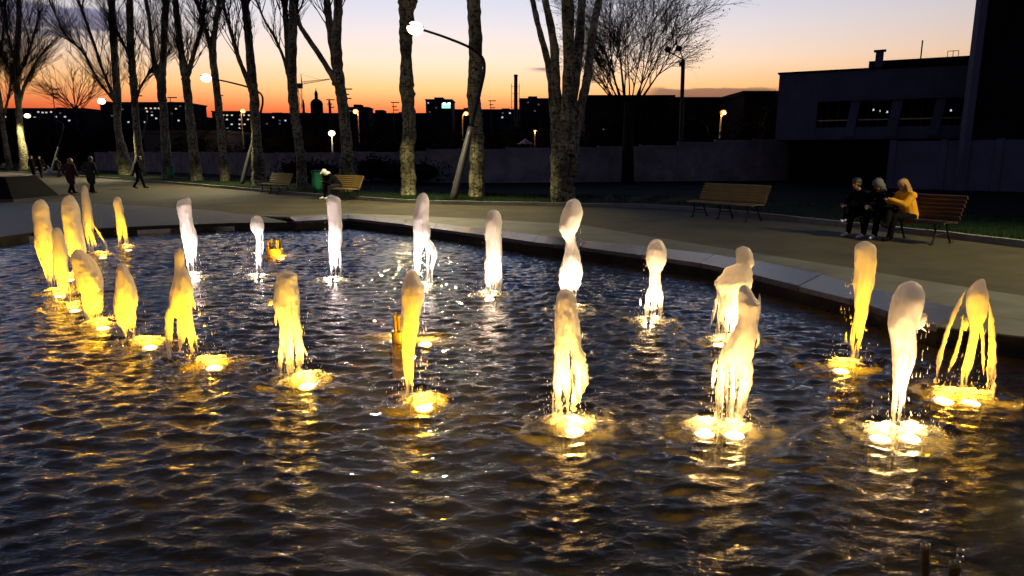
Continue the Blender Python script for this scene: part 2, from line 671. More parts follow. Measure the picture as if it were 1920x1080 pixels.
b = MB()
FL = -0.85
n_ = len(pool)
b.add([(x, y, FL) for x, y in pool] + [(x, y, -.012) for x, y in pool],
      [(i, (i + 1) % n_, n_ + (i + 1) % n_, n_ + i) for i in range(n_)])
bas = tag(b.build('pool_basin', 'basin_wall'), kind='structure')
MB().add([(x, y, FL) for x, y in pool], [tuple(range(n_))[::-1]]).build('basin_floor', 'tile_floor', bas)

# jets table (needed by the ripples): name -> base pixel
J = {}

kerb_px = [(0, 322), (200, 335), (400, 352), (540, 365), (760, 381), (905, 385), (1056, 388), (1260, 393), (1560, 424), (1860, 458)]
kerb = [G(x, y) for x, y in kerb_px]
kerb = [Vector((-95, 116, 0))] + kerb + [Vector((10.6, 9.5, 0)), Vector((11.3, 4, 0)), Vector((11.5, -6, 0))]
kl = [Vector((p[0], p[1], 0)) for p in smooth_line([(p.x, p.y) for p in kerb], 5)]


def offset(line, d):
    out = []
    for i, p in enumerate(line):
        t = line[min(i + 1, len(line) - 1)] - line[max(i - 1, 0)]
        t.normalize()
        out.append(p + Vector((-t.y, t.x, 0)) * d)
    return out


def strip(a, c, za, zc):
    b = MB()
    n = len(a)
    b.add([(p.x, p.y, za) for p in a] + [(p.x, p.y, zc) for p in c], [(i, i + 1, n + i + 1, n + i) for i in range(n - 1)])
    return b


# asphalt path: from the kerb to the paving round the pool



def resample(line, n):
    L = [0]
    for i in range(1, len(line)):
        L.append(L[-1] + (line[i] - line[i - 1]).length)
    out = []
    for k in range(n):
        s = L[-1] * k / (n - 1)
        i = max(j for j in range(len(L)) if L[j] <= s + 1e-9)
        i = min(i, len(line) - 2)
        t = (s - L[i]) / max(1e-9, L[i + 1] - L[i])
        out.append(line[i].lerp(line[i + 1], t))
    return out


pb = MB()
poly = near + list(reversed(kl))
bm = bmesh.new()
vs = [bm.verts.new((p.x, p.y, .004)) for p in poly]
es = [bm.edges.new((vs[i], vs[(i + 1) % len(vs)])) for i in range(len(vs))]
bmesh.ops.triangle_fill(bm, use_beauty=True, use_dissolve=False, edges=es)
for f_ in bm.faces:
    if f_.normal.z < 0:
        f_.normal_flip()
me = bpy.data.meshes.new('path')
bm.to_mesh(me)
bm.free()
me.materials.append(M['asphalt'])
po = bpy.data.objects.new('path', me)
S.collection.objects.link(po)
tag(po, kind='structure')

# paving band between path and coping (right) and apron on the left
band_in = outer + [Vector((7.6, 4.9, 0)), Vector((8.2, -6, 0))]
band_out = [G(x, y) for x, y in near_px[6:]] + [Vector((8.2, 5, 0)), Vector((8.8, -6, 0))]
bi, bo = [p for p in band_in], [p for p in band_out]
poly = [Vector((p.x, p.y, 0)) for p in bi] + list(reversed(bo))
bm = bmesh.new()
vs = [bm.verts.new((p.x, p.y, .008)) for p in poly]
es = [bm.edges.new((vs[i], vs[(i + 1) % len(vs)])) for i in range(len(vs))]
bmesh.ops.triangle_fill(bm, use_beauty=True, use_dissolve=False, edges=es)
for f_ in bm.faces:
    if f_.normal.z < 0:
        f_.normal_flip()
me = bpy.data.meshes.new('pavement')
bm.to_mesh(me)
bm.free()
me.materials.append(M['paving'])
po = bpy.data.objects.new('pavement', me)
S.collection.objects.link(po)
tag(po, kind='structure')
# right end pavement of the pool
b = MB()
b.prism([(inner[-1].x, inner[-1].y), (outer[-1].x, outer[-1].y), (7.6, 4.9), (7.2, 5.4), (5.6, 6.0)], -.2, .006)
tag(b.build('pavement', 'paving'), kind='structure')

# left apron of small setts, sloping down to the low rim
ap_out = [Vector((-30, 26, 0))] + near[2:9]
ap_in = [Vector((-30, 12.5, RZ))] + [Vector((p.x - .05, p.y + .34, RZ)) for p in rim]
a1, a2 = resample(ap_out, 40), resample(ap_in, 40)
b = MB()
V_, F_ = [], []
nr = 24
for i in range(40):
    for k in range(nr):
        p = a1[i].lerp(a2[i], k / (nr - 1))
        V_.append((p.x, p.y, .008 + (RZ - .03) * (k / (nr - 1)) ** 2))
for i in range(39):
    for k in range(nr - 1):
        F_.append((i * nr + k, i * nr + k + 1, (i + 1) * nr + k + 1, (i + 1) * nr + k))
b.add(V_, F_)
apron = tag(b.build('pavement', 'wet_setts'), kind='structure')

# low rim stones on the left
rimroot = tag(MB().add([(rim[0].x, rim[0].y, RZ - .3), (rim[-1].x, rim[-1].y, RZ - .3), (rim[-1].x, rim[-1].y + .3, RZ - .3)], [(0, 1, 2)]).build('pool_rim', 'granite'), kind='structure')
rr = resample(rim, 16)
for i in range(15):
    p, q = rr[i], rr[i + 1]
    d = (q - p).normalized()
    nn = Vector((-d.y, d.x, 0))
    if nn.y < 0:
        nn = -nn
    g_ = d * .006
    dz = random.uniform(-.006, .006)
    MB().prism([p + g_, q - g_, q - g_ + nn * .34, p + g_ + nn * .34], RZ - .22, RZ + dz).build('rim_stone', 'rim', rimroot)

# raised coping slabs, each its own piece
cop = tag(MB().add([(*inner[0].xy, -.2), (*inner[1].xy, -.2), (*outer[1].xy, -.2), (*outer[0].xy, -.2)], [(0, 1, 2, 3)]).build('pool_coping', 'granite'), kind='structure')
ii, oo = [], []
for i in range(len(inner) - 1):
    L = (inner[i + 1] - inner[i]).length
    m_ = max(1, round(L / 1.15))
    for k in range(m_):
        ii.append(inner[i].lerp(inner[i + 1], k / m_))
        oo.append(outer[i].lerp(outer[i + 1], k / m_))
ii.append(inner[-1])
oo.append(outer[-1])
for i in range(len(ii) - 1):
    a, c, d, e = ii[i], ii[i + 1], oo[i + 1], oo[i]
    g1 = .007 / max(.2, (c - a).length)
    a2_, c2_ = a.lerp(c, g1), a.lerp(c, 1 - g1)
    e2_, d2_ = e.lerp(d, g1), e.lerp(d, 1 - g1)
    ov_ = (a - e).normalized() * .05
    dz = random.uniform(-.008, .008)
    b = MB()
    b.prism([a2_ + ov_, c2_ + ov_, d2_, e2_], -.045, CZ + dz)
    b.build('coping_slab', random.choice(['granite', 'granite', 'granite2']), cop)

# kerb stones and lawn
kr = tag(strip(kl, offset(kl, .16), -.05, -.05).build('kerb', 'kerb'), kind='structure')
L = 0
kk = []
for i in range(len(kl) - 1):
    m_ = max(1, round((kl[i + 1] - kl[i]).length / 1.0))
    for k in range(m_):
        kk.append(kl[i].lerp(kl[i + 1], k / m_))
kk.append(kl[-1])
ko = offset(kk, .16)
for i in range(len(kk) - 1):
    if kk[i].y > 90:
        continue
    g_ = .006
    a, c = kk[i].lerp(kk[i + 1], g_), kk[i].lerp(kk[i + 1], 1 - g_)
    d, e = ko[i].lerp(ko[i + 1], 1 - g_), ko[i].lerp(ko[i + 1], g_)
    dz = random.uniform(-.006, .006)
    MB().prism([a, c, d, e], -.04, .14 + dz).build('kerb_stone', 'kerb', kr)

lw = []
wd = [.2, 1.2, 2.5, 4.2, 6.5]
rows = [offset(kl, w) for w in wd]
b = MB()
V_, F_ = [], []
for j, rw in enumerate(rows):
    for p in rw:
        V_.append((p.x, p.y, [.10, .13, .13, .10, .02][j] + .03 * noise.noise(Vector((p.x, p.y, 3)))))
nk = len(kl)
for j in range(len(wd) - 1):
    for i in range(nk - 1):
        F_.append((j * nk + i, j * nk + i + 1, (j + 1) * nk + i + 1, (j + 1) * nk + i))
b.add(V_, F_)
tag(b.build('lawn', 'lawn', smooth=True), kind='structure')
b = MB()
for i in range(26000):
    s = rs.rand() ** .8 * (len(kl) - 8)
    s = len(kl) - 1 - s
    k = int(min(s, len(kl) - 2))
    p = kl[k].lerp(kl[k + 1], s - k)
    if p.y > 70:
        continue
    q = offset([kl[k], kl[k + 1]], .2 + rs.rand() ** 1.3 * 5.5)[0] + (p - kl[k])
    h, a, w = rs.uniform(.05, .15), rs.uniform(0, 6.3), rs.uniform(.006, .014)
    dx, dy = math.cos(a), math.sin(a)
    ln = rs.uniform(0, .06)
    z0 = .09
    b.add([(q.x - dx * w, q.y - dy * w, z0), (q.x + dx * w, q.y + dy * w, z0), (q.x + dy * ln, q.y - dx * ln, z0 + h)], [(0, 1, 2)])
tag(b.build('grass', 'blade'), 'short green grass along the kerb under the poplars', 'grass', kind='stuff')
# ------------------------------------------------------------------ fountain jets
Z1 = (0, 330, 3.084)
Z2 = (300, 360, 2.842)
Z3 = (660, 360, 2.572)
Z4 = (960, 360, 2.297)
Z5 = (1270, 440, 2.634)
Z6 = (1500, 430, 2.571)
YEL, WARM, WHITE = (1, .46, .008), (1, .66, .30), (1, .76, .70)
# base pixel, lamp pixels, zoom, silhouette rows (y, left, right), strands [(x, y, width) ...], colour, power, label
JETS = [
 dict(b=(102, 547), lamps=[(112, 547)], z=Z1, c=YEL, p=1.0, label='leaning yellow jet, leftmost of the close yellow cluster at the left',
      rows=[(137, 222, 245), (150, 203, 258), (185, 189, 275), (260, 190, 290), (340, 200, 303), (420, 210, 305), (500, 240, 305), (580, 265, 310), (660, 285, 318)], st=[[(300, 300, 18), (312, 480, 20), (325, 655, 16)]]),
 dict(b=(124, 575), lamps=[(140, 573)], z=Z1, c=YEL, p=1.0, label='low yellow jet half hidden between two taller leaning jets of the left cluster',
      rows=[(300, 318, 342), (325, 305, 358), (420, 312, 385), (520, 320, 390), (600, 338, 395), (700, 360, 415), (760, 378, 428)], st=[]),
 dict(b=(150, 520), lamps=[(131, 518)], z=Z1, c=YEL, p=1.1, label='bright yellow jet with pear shaped head, tallest at the back of the left cluster',
      rows=[(112, 390, 415), (128, 372, 428), (165, 356, 446), (220, 360, 460), (260, 368, 462), (300, 372, 470), (380, 385, 485), (440, 400, 490), (520, 430, 490), (590, 445, 480)], st=[]),
 dict(b=(180, 606), lamps=[(192, 605)], z=Z1, c=YEL, p=1.0, label='broad yellow jet falling in a curtain, frontmost of the left cluster',
      rows=[(428, 430, 470), (470, 405, 520), (520, 420, 550), (580, 440, 580), (650, 462, 592), (700, 490, 592)],
      st=[[(490, 640, 50), (510, 740, 38), (522, 845, 30)], [(565, 640, 60), (580, 740, 50), (562, 840, 28)], [(535, 660, 30), (545, 820, 22)]]),
 dict(b=(178, 478), lamps=[(193, 477)], z=Z1, c=YEL, p=.55, label='slender tan jet trailing a spray to its right, second from the back on the left',
      rows=[(56, 481, 497), (70, 474, 506), (110, 469, 512), (180, 474, 525), (260, 480, 535), (330, 490, 540), (380, 505, 540), (430, 516, 540)],
      st=[[(535, 280, 16), (580, 350, 12), (608, 400, 14), (618, 440, 16)], [(530, 300, 10), (556, 370, 8), (570, 430, 8)]]),
 dict(b=(228, 464), lamps=[(240, 463)], z=Z1, c=YEL, p=.75, label='small yellow jet farthest back on the left, before the paved apron',
      rows=[(123, 668, 688), (135, 658, 698), (160, 656, 703), (200, 663, 712), (250, 670, 712), (300, 676, 708), (350, 682, 704), (405, 684, 702)],
      st=[[(705, 200, 18), (722, 270, 20), (742, 390, 14)], [(700, 240, 10), (720, 400, 8)]]),
 dict(b=(242, 645), lamps=[(280, 640)], z=Z1, c=YEL, p=1.0, label='stout pale yellow jet with a flat lamp glow at its right foot',
      rows=[(505, 692, 712), (515, 682, 724), (540, 676, 740), (580, 672, 758), (650, 668, 778), (720, 664, 790), (780, 666, 782), (840, 678, 780), (900, 715, 778), (970, 738, 772)], st=[]),
 dict(b=(366, 682), lamps=[(400, 677)], z=Z2, c=YEL, p=1.15, label='tall yellow jet whose water falls in a wide veil to its left',
      rows=[(303, 92, 114), (312, 82, 124), (340, 78, 131), (400, 80, 136), (450, 74, 160), (520, 58, 174), (600, 44, 172), (650, 60, 175), (700, 120, 182), (780, 150, 195), (885, 172, 205)],
      st=[[(62, 590, 44), (60, 740, 40), (62, 885, 26)], [(100, 590, 44), (98, 740, 36), (96, 860, 22)], [(132, 590, 34), (130, 720, 26), (122, 810, 14)], [(165, 540, 18), (180, 600, 14), (190, 628, 8)]]),
 dict(b=(547, 712), lamps=[(575, 710)], z=Z2, c=(1, .51, .05), p=1.15, label='pale gold jet standing on several legs of water, left of centre in front',
      rows=[(421, 645, 682), (428, 632, 712), (445, 626, 730), (480, 620, 732), (540, 610, 736), (600, 607, 738), (650, 622, 744), (700, 640, 748)],
      st=[[(655, 650, 30), (660, 780, 24), (650, 900, 20), (645, 975, 18)], [(685, 640, 40), (694, 800, 32), (700, 990, 28)], [(724, 640, 40), (738, 760, 34), (740, 900, 30), (732, 985, 30)], [(748, 760, 14), (760, 830, 16), (752, 960, 14)], [(606, 570, 30), (590, 590, 26), (578, 606, 14)], [(620, 640, 14), (620, 710, 8)], [(772, 815, 7), (790, 868, 7)]]),
 dict(b=(366, 516), lamps=[(366, 517)], z=Z2, c=WHITE, p=1.0, label='pinkish white jet with a notched top, first white one from the left',
      rows=[(31, 140, 156), (48, 98, 164), (70, 88, 166), (100, 92, 168), (130, 100, 170), (180, 108, 180), (240, 120, 197), (300, 135, 196), (350, 150, 192), (400, 162, 192), (448, 168, 188)],
      st=[[(132, 270, 16), (148, 350, 12), (160, 440, 12)]]),
 dict(b=(485, 521), lamps=[(484, 519)], z=Z2, c=WHITE, p=.9, label='short white mushroom shaped jet beside the brass nozzle cluster',
      rows=[(128, 504, 528), (138, 490, 540), (160, 480, 550), (190, 481, 553), (215, 492, 548), (238, 508, 541), (300, 511, 540), (360, 513, 538), (440, 514, 540)], st=[[(547, 200, 10), (548, 290, 8), (545, 340, 4)]]),
 dict(b=(624, 528), lamps=[(623, 525)], z=Z2, c=WHITE, p=1.0, label='pinkish white column jet in front of the hunched person on a bench',
      rows=[(18, 897, 922), (30, 888, 950), (50, 886, 961), (100, 892, 965), (160, 896, 966), (220, 900, 968), (280, 905, 966), (320, 908, 955), (380, 912, 946), (460, 915, 940)],
      st=[[(952, 270, 16), (958, 360, 12), (963, 450, 8)], [(903, 180, 14), (908, 320, 9), (918, 450, 10)]]),
 dict(b=(784, 538), lamps=[(793, 537)], z=Z3, c=WHITE, p=1.0, label='pink tinted jet with ragged left shoulder under the nearest park lamp',
      rows=[(5, 334, 352), (16, 322, 361), (40, 311, 369), (80, 304, 371), (130, 294, 373), (180, 297, 378), (220, 300, 372), (260, 300, 350), (300, 300, 335), (400, 302, 326), (455, 304, 322)],
      st=[[(345, 180, 46), (378, 262, 40), (398, 300, 26), (385, 370, 18), (378, 440, 14)], [(360, 220, 24), (366, 330, 12), (360, 440, 10)]]),
 dict(b=(918, 553), lamps=[(918, 552)], z=Z3, c=(1, .70, .48), p=1.0, label='rosy white jet with domed top in the middle of the back row',
      rows=[(88, 672, 698), (98, 658, 710), (120, 648, 718), (155, 641, 723), (210, 644, 722), (260, 648, 722), (310, 648, 722)],
      st=[[(665, 290, 40), (662, 400, 34), (665, 490, 30)], [(708, 290, 26), (712, 400, 20), (708, 490, 18)], [(690, 290, 20), (688, 400, 16), (690, 490, 14)], [(650, 360, 10), (648, 420, 8)]]),
 dict(b=(1068, 580), lamps=[(1070, 577)], z=Z4, c=(1, .68, .42), p=1.0, label='cream jet with a bulbous leaning head behind a taller front jet',
      rows=[(31, 258, 280), (42, 240, 293), (65, 226, 302), (100, 212, 304), (150, 204, 288), (185, 216, 272), (215, 232, 276), (250, 226, 286), (300, 218, 296)],
      st=[[(228, 280, 36), (224, 390, 34), (232, 505, 26)], [(285, 270, 26), (286, 370, 24), (272, 430, 14)], [(256, 280, 26), (252, 390, 22), (250, 505, 20)]]),
 dict(b=(1216, 604), lamps=[(1217, 601)], z=Z4, c=(1, .62, .30), p=1.0, label='small warm white jet spreading into strands, right of centre in the back row',
      rows=[(205, 612, 636), (214, 600, 648), (240, 586, 659), (275, 579, 661), (310, 582, 655), (340, 592, 640), (380, 592, 640), (410, 590, 644)],
      st=[[(600, 390, 26), (585, 480, 22), (570, 560, 12)], [(620, 390, 28), (612, 480, 26), (605, 560, 18)], [(636, 390, 20), (642, 480, 16), (636, 555, 12)], [(550, 455, 8), (548, 490, 8)], [(655, 300, 10), (648, 345, 7)]]),
 dict(b=(1374, 642), lamps=[(1350, 636), (1380, 637)], z=Z5, c=(1, .56, .18), p=.9, label='amber jet with small round head and ragged shoulders, behind another jet',
      rows=[(59, 312, 336), (68, 294, 356), (90, 284, 366), (120, 288, 372), (145, 288, 376), (165, 245, 364), (200, 215, 362), (240, 184, 358), (300, 200, 345), (380, 206, 330), (450, 205, 310), (530, 215, 300)],
      st=[[(200, 290, 22), (184, 370, 16), (160, 470, 10)], [(225, 380, 26), (205, 450, 20), (195, 510, 14)], [(330, 380, 30), (340, 450, 20), (350, 520, 12)]]),
 dict(b=(1352, 802), lamps=[(1322, 797), (1378, 800)], z=Z5, c=(1, .54, .15), p=1.15, label='large amber jet on two splayed legs of water, front row right of centre',
      rows=[(250, 318, 345), (270, 306, 362), (310, 300, 384), (345, 298, 408), (400, 300, 402), (470, 278, 395), (540, 242, 375), (590, 232, 368)],
      st=[[(410, 292, 6), (408, 340, 14), (396, 400, 20)], [(246, 540, 44), (228, 700, 34), (206, 940, 26)], [(345, 540, 50), (350, 700, 46), (318, 850, 40), (300, 945, 36)], [(285, 600, 26), (282, 740, 18), (285, 930, 22)], [(196, 620, 16), (186, 690, 18), (178, 765, 14)], [(392, 460, 18), (398, 520, 12), (385, 560, 8)]]),
 dict(b=(1604, 684), lamps=[(1578, 683)], z=Z6, c=YEL, p=.9, label='orange yellow club shaped jet before the yellow jacket on the bench',
      rows=[(59, 302, 326), (66, 286, 344), (85, 270, 360), (130, 262, 366), (200, 260, 362), (260, 262, 357), (300, 266, 345), (350, 266, 332), (400, 266, 322), (480, 252, 308), (560, 240, 292), (650, 246, 284)],
      st=[[(262, 262, 14), (246, 270, 8)], [(340, 270, 16), (316, 420, 14), (296, 500, 8)], [(225, 490, 12), (222, 560, 10)]]),
 dict(b=(1680, 808), lamps=[(1652, 806), (1708, 805)], z=Z6, c=(1, .57, .22), p=1.25, label='big peach jet with a drooping lobe on its right, frontmost on the right',
      rows=[(250, 528, 548), (258, 508, 564), (280, 478, 582), (330, 452, 590), (400, 436, 576), (480, 431, 562), (540, 440, 560), (600, 448, 556), (650, 448, 545), (720, 450, 520), (800, 450, 504), (880, 444, 495), (960, 447, 478)],
      st=[[(572, 395, 40), (582, 425, 44), (572, 460, 34), (556, 485, 16)], [(556, 470, 18), (590, 478, 14), (612, 494, 18)], [(556, 520, 16), (556, 600, 14), (548, 660, 10)], [(508, 700, 16), (512, 800, 10), (508, 900, 8)]]),
 dict(b=(1806, 737), lamps=[(1772, 738), (1822, 741)], z=Z6, c=YEL, p=1.15, label='yellow jet like an open tent of strands, rightmost in the pool',
      rows=[(239, 872, 886), (250, 852, 892), (280, 824, 896), (320, 806, 904), (380, 808, 900), (430, 812, 890), (480, 818, 868), (560, 806, 850), (640, 790, 832), (700, 780, 815), (770, 772, 800)],
      st=[[(815, 290, 34), (775, 370, 28), (735, 460, 22), (700, 570, 22), (682, 640, 30), (668, 745, 26)], [(776, 400, 18), (764, 500, 16), (738, 600, 18), (696, 700, 24)], [(895, 340, 24), (908, 440, 28), (912, 560, 36), (908, 700, 44), (902, 800, 40)], [(872, 440, 22), (876, 560, 14), (880, 700, 12)], [(800, 420, 26), (792, 460, 30), (790, 488, 18)]]),
 dict(b=(774, 752), lamps=[(795, 750)], z=Z3, c=YEL, p=1.05, label='smooth tall yellow jet standing before the central nozzle cluster',
      rows=[(378, 278, 302), (388, 268, 313), (410, 258, 324), (450, 242, 345), (490, 236, 347), (530, 237, 343), (580, 236, 328), (640, 233, 318), (700, 238, 306), (780, 242, 300), (860, 248, 298), (940, 258, 296), (1030, 266, 290)], st=[[(318, 590, 22), (308, 680, 14), (300, 760, 8)]]),
 dict(b=(1045, 784), lamps=[(1078, 792)], z=Z4, c=(1, .53, .12), p=1.15, label='golden jet parting into two legs of water, front row centre',
      rows=[(420, 218, 244), (428, 204, 260), (450, 193, 275), (500, 185, 283), (560, 182, 292), (610, 184, 296), (640, 188, 298)],
      st=[[(206, 600, 40), (202, 760, 32), (196, 945, 26)], [(272, 610, 44), (290, 720, 54), (298, 800, 46), (272, 880, 34), (258, 930, 24)], [(240, 640, 16), (236, 780, 26), (240, 930, 34)]]),
]
for k in JETS:
    g_ = G(*k['b'], WZ)
    k['w'] = g_
YS = [k['w'].y for k in JETS]

# the two nozzle clusters and their lamps
CLUST = [dict(b=(517, 476), lamp=(522, 474)), dict(b=(758, 640), lamp=(795, 634))]

# ------------------------------------------------------------------ water surface
xs = np.concatenate([np.arange(-16.45, -9, .085), np.arange(-9, -4, .05), np.arange(-4, 7.55, .034)])
ys = [1.05]
while ys[-1] < 20.5:
    ys.append(ys[-1] + (.018 + .0024 * ys[-1]))
ys = np.array(ys)
X, Y = np.meshgrid(xs, ys)
H = np.zeros_like(X)
wr = np.random.RandomState(3)
wx = X + .10 * np.sin(1.3 * Y + .7 * X) + .06 * np.sin(3.1 * X - 1.7 * Y)
wy = Y + .12 * np.sin(1.1 * X + .4 * Y) + .05 * np.sin(2.7 * X + 2.2 * Y)
for i in range(64):
    lam = .065 * (4.4 ** wr.rand())
    th = wr.normal(math.pi / 2, .36)
    k_ = 2 * math.pi / lam
    amp = .0118 * lam * (1.0 if lam < .5 else .6) * wr.uniform(.5, 1.2)
    ph = wr.rand() * 6.28
    arg = k_ * (math.cos(th) * wx + math.sin(th) * wy) + ph
    env = .6 + .5 * np.sin(.9 * X * wr.uniform(.5, 1.5) + .8 * Y * wr.uniform(.5, 1.5) + ph * 3)
    H += amp * env * (np.sin(arg) + .38 * np.cos(2 * arg))
for k in JETS:
    r = np.sqrt((X - k['w'].x) ** 2 + (Y - k['w'].y) ** 2)
    H += .015 * np.cos(2 * math.pi * r / .17 + wr.rand() * 6) * np.exp(-r / .42) * np.clip(r / .12, 0, 1)
    H += .0048 * np.cos(2 * math.pi * r / .34 + wr.rand() * 6) * np.exp(-r / 1.6)
ny, nx = X.shape
V_ = np.stack([X, Y, WZ + H], -1).reshape(-1, 3)
idx = np.arange(nx * ny).reshape(ny, nx)
F_ = np.stack([idx[:-1, :-1], idx[:-1, 1:], idx[1:, 1:], idx[1:, :-1]], -1).reshape(-1, 4)
me = bpy.data.meshes.new('pool_water')
me.vertices.add(len(V_))
me.vertices.foreach_set('co', V_.ravel())
me.loops.add(F_.size)
me.loops.foreach_set('vertex_index', F_.ravel().astype(np.int32))
me.polygons.add(len(F_))
me.polygons.foreach_set('loop_start', np.arange(0, F_.size, 4, dtype=np.int32))
me.polygons.foreach_set('use_smooth', np.ones(len(F_), bool))
me.update()
me.validate()
me.materials.append(M['water'])
wo = bpy.data.objects.new('water', me)
S.collection.objects.link(wo)
tag(wo, kind='structure')


# ------------------------------------------------------------------ build the jets
def catmull_rows(rows, n=7):
    return smooth_line(rows, n)


LENS = {}


def lens_mat(c):
    if c not in LENS:
        LENS[c] = emit('lamp_lens', tuple(.62 * x + .38 for x in c), 3.0)
    return LENS[c]


def underwater_lamp(root, base, lp, col, power, big=1.0, aim=None):
    """round underwater luminaire: housing, glowing lens and its light"""
    q = Vector((lp.x, lp.y, WZ))
    h = MB().lathe([(.06, -.30), (.085, -.28), (.085, -.20), (.095, -.085), (.09, -.076)], q, 16).build('lamp_housing', 'iron', root, base)
    MB().lathe([(.06, -.075), (.07, -.07), (.06, -.06), (.03, -.055)], q, 16).build('lamp_lens', lens_mat(col), h, base, True)
    lo = q - base
    light('POINT', 'lamp_glow', root, lo + Vector((0, 0, -.045)), power * 7.0, col, .05)
    return lo


for ji, k in enumerate(JETS):
    base = k['w'].copy()
    Yd = base.y
    root = thing('fountain_jet', k['label'], 'fountain', base, 0, 'lit jets in the fountain pool')
    ox, oy, sc = k['z']

    def tp(x, y, w, dy=0.0):
        p = P(ox + x / sc, oy + y / sc, Yd)
        q = P(ox + (x + w) / sc, oy + y / sc, Yd)
        return p + Vector((0, dy, 0)), (q.x - p.x)

    seed = ji * 7.3
    bp_y = (k['b'][1] - oy) * sc
    rows_ = list(k['rows'])
    yend = rows_[-1][0]
    veil = yend < bp_y - 50
    if veil:
        # the column goes on as a torn veil between the strands
        y_, l_, r__ = rows_[-1]
        bx0 = (k['b'][0] - ox) * sc
        for t_, w_s in ((.35, .92), (.7, .8), (1.0, .7)):
            c_ = (l_ + r__) / 2 * (1 - t_) + (bx0 + .35 * ((l_ + r__) / 2 - bx0)) * t_
            rows_.append((y_ + (bp_y - y_) * t_, c_ - (r__ - l_) / 2 * w_s, c_ + (r__ - l_) / 2 * w_s))
    rr_ = catmull_rows(rows_, 9)
    ymin, ymax = rr_[0][0], rr_[-1][0]
    b = MB()
    n = 36
    V_, F_, A_ = [], [], []
    for i, (y, l, r_) in enumerate(rr_):
        c, hw = tp((l + r_) / 2, y, max(1.0, (r_ - l) / 2))
        c.z = max(c.z, WZ - .05)
        fr = (y - ymin) / max(1, bp_y - ymin)
        for j in range(n):
            t = 2 * math.pi * j / n
            d = Vector((math.cos(t), math.sin(t) * .72, 0))
            q = c + d * hw
            s_ = Vector((q.x * 9 + seed, q.y * 9, q.z * 3.2))
            lump = 1 + .16 * noise.noise(s_) + .08 * noise.noise(s_ * 2.9) + .05 * noise.noise(s_ * 7.1) + (.05 * noise.noise(Vector((t * 3.0 + seed, t * 2, q.z * 1.5))) * 2 if fr > .3 else 0)
            V_.append(c + d * hw * lump)
            tv = max(0.0, min(1.0, (fr - .20) / .80))
            if veil and y > yend - 30:
                tv = max(tv, min(1.0, (y - yend + 30) / 90) * .98)
            A_.append(tv)
    for i in range(len(rr_) - 1):
        for j in range(n):
            j2 = (j + 1) % n
            F_.append((i * n + j, i * n + j2, (i + 1) * n + j2, (i + 1) * n + j))
    top, _ = tp((rr_[0][1] + rr_[0][2]) / 2, rr_[0][0] - (rr_[0][2] - rr_[0][1]) * .14, 1)
    V_.append(top)
    A_.append(0.0)
    ti = len(V_) - 1
    for j in range(n):
        F_.append((ti, (j + 1) % n, j))
    b.add(V_, F_, A_)
    b.build('water_column', 'jet', root, base, True, True)
    for si, stn in enumerate(k['st']):
        pts, rads, tn = [], [], []
        ln = smooth_line(stn, 8)
        off = random.uniform(-.05, .05)
        for i, (x, y, w) in enumerate(ln):
            p, hw = tp(x, y, max(2, w) / 2 * (1.2 if veil else 1.0), off)
            p.z = max(p.z, WZ - .03)
            p.x += .004 * noise.noise(Vector((y * .06, si, seed)))
            pts.append(p)
            e_ = min(1.0, 4.0 * min(i + .4, len(ln) - 1 - i + .4) / len(ln))
            rads.append(hw * (e_ if y < bp_y - 60 else 1.0) * (1 + .22 * noise.noise(Vector((y * .05, si * 3.1, seed)))))
            fr = (y - ymin) / max(1, bp_y - ymin)
            tn.append(max(0.0, min(1.0, (fr - .30) / .70)) * .95)
        MB().tube(pts, rads, 10, True, .55, .35, tn).build('water_strand', 'jet', root, base, True, True)
    # nozzle pipe
    MB().lathe([(.022, -.14), (.022, .03), (.027, .03), (.027, .062), (.019, .062)], base, 12).build('nozzle', 'steel', root, base, True)
    # churned foam round the foot
    lps = [G(*lp, WZ) for lp in k['lamps']]
    cen = base.copy()
    for lp in lps:
        cen += lp - base if len(lps) == 1 else (lp - base) * .5
    cen = base.lerp(cen, .6)
    for fi, cen in enumerate([base.lerp(lp, .85) + Vector((0, -.06, 0)) for lp in lps]):
     b = MB()
     V_, F_, A_ = [], [], []
     nr, na = 14, 48
     r0 = .29 + .05 * random.random() - .04 * (len(lps) - 1)
     for i in range(nr):
         for j in range(na):
             t = 2 * math.pi * j / na
             e_ = r0 * (1 + .45 * noise.noise(Vector((math.cos(t) * 1.6, math.sin(t) * 1.6, seed))))
             rr2 = e_ * (i + .02) / (nr - 1)
             x, y = cen.x + rr2 * math.cos(t) * 1.15, cen.y + rr2 * math.sin(t)
             u = i / (nr - 1)
             h = (.05 * (1 - u) ** 1.2 + .035 * noise.noise(Vector((x * 13, y * 13, seed))) * (1 - u * .6) + .02 * noise.noise(Vector((x * 33, y * 33, seed))))
             V_.append((x, y, WZ + .016 + max(-.03, h)))
             A_.append(min(1.0, .10 + 1.0 * u ** .8))
     for i in range(nr - 1):
         for j in range(na):
             j2 = (j + 1) % na
             F_.append((i * na + j, i * na + j2, (i + 1) * na + j2, (i + 1) * na + j))
     b.add(V_, F_, A_)
     b.build('foam', 'foam', root, base, True, True)
    # flying drops
    b = MB()
    hgt = P(ox, oy + ymin / sc, Yd).z - WZ
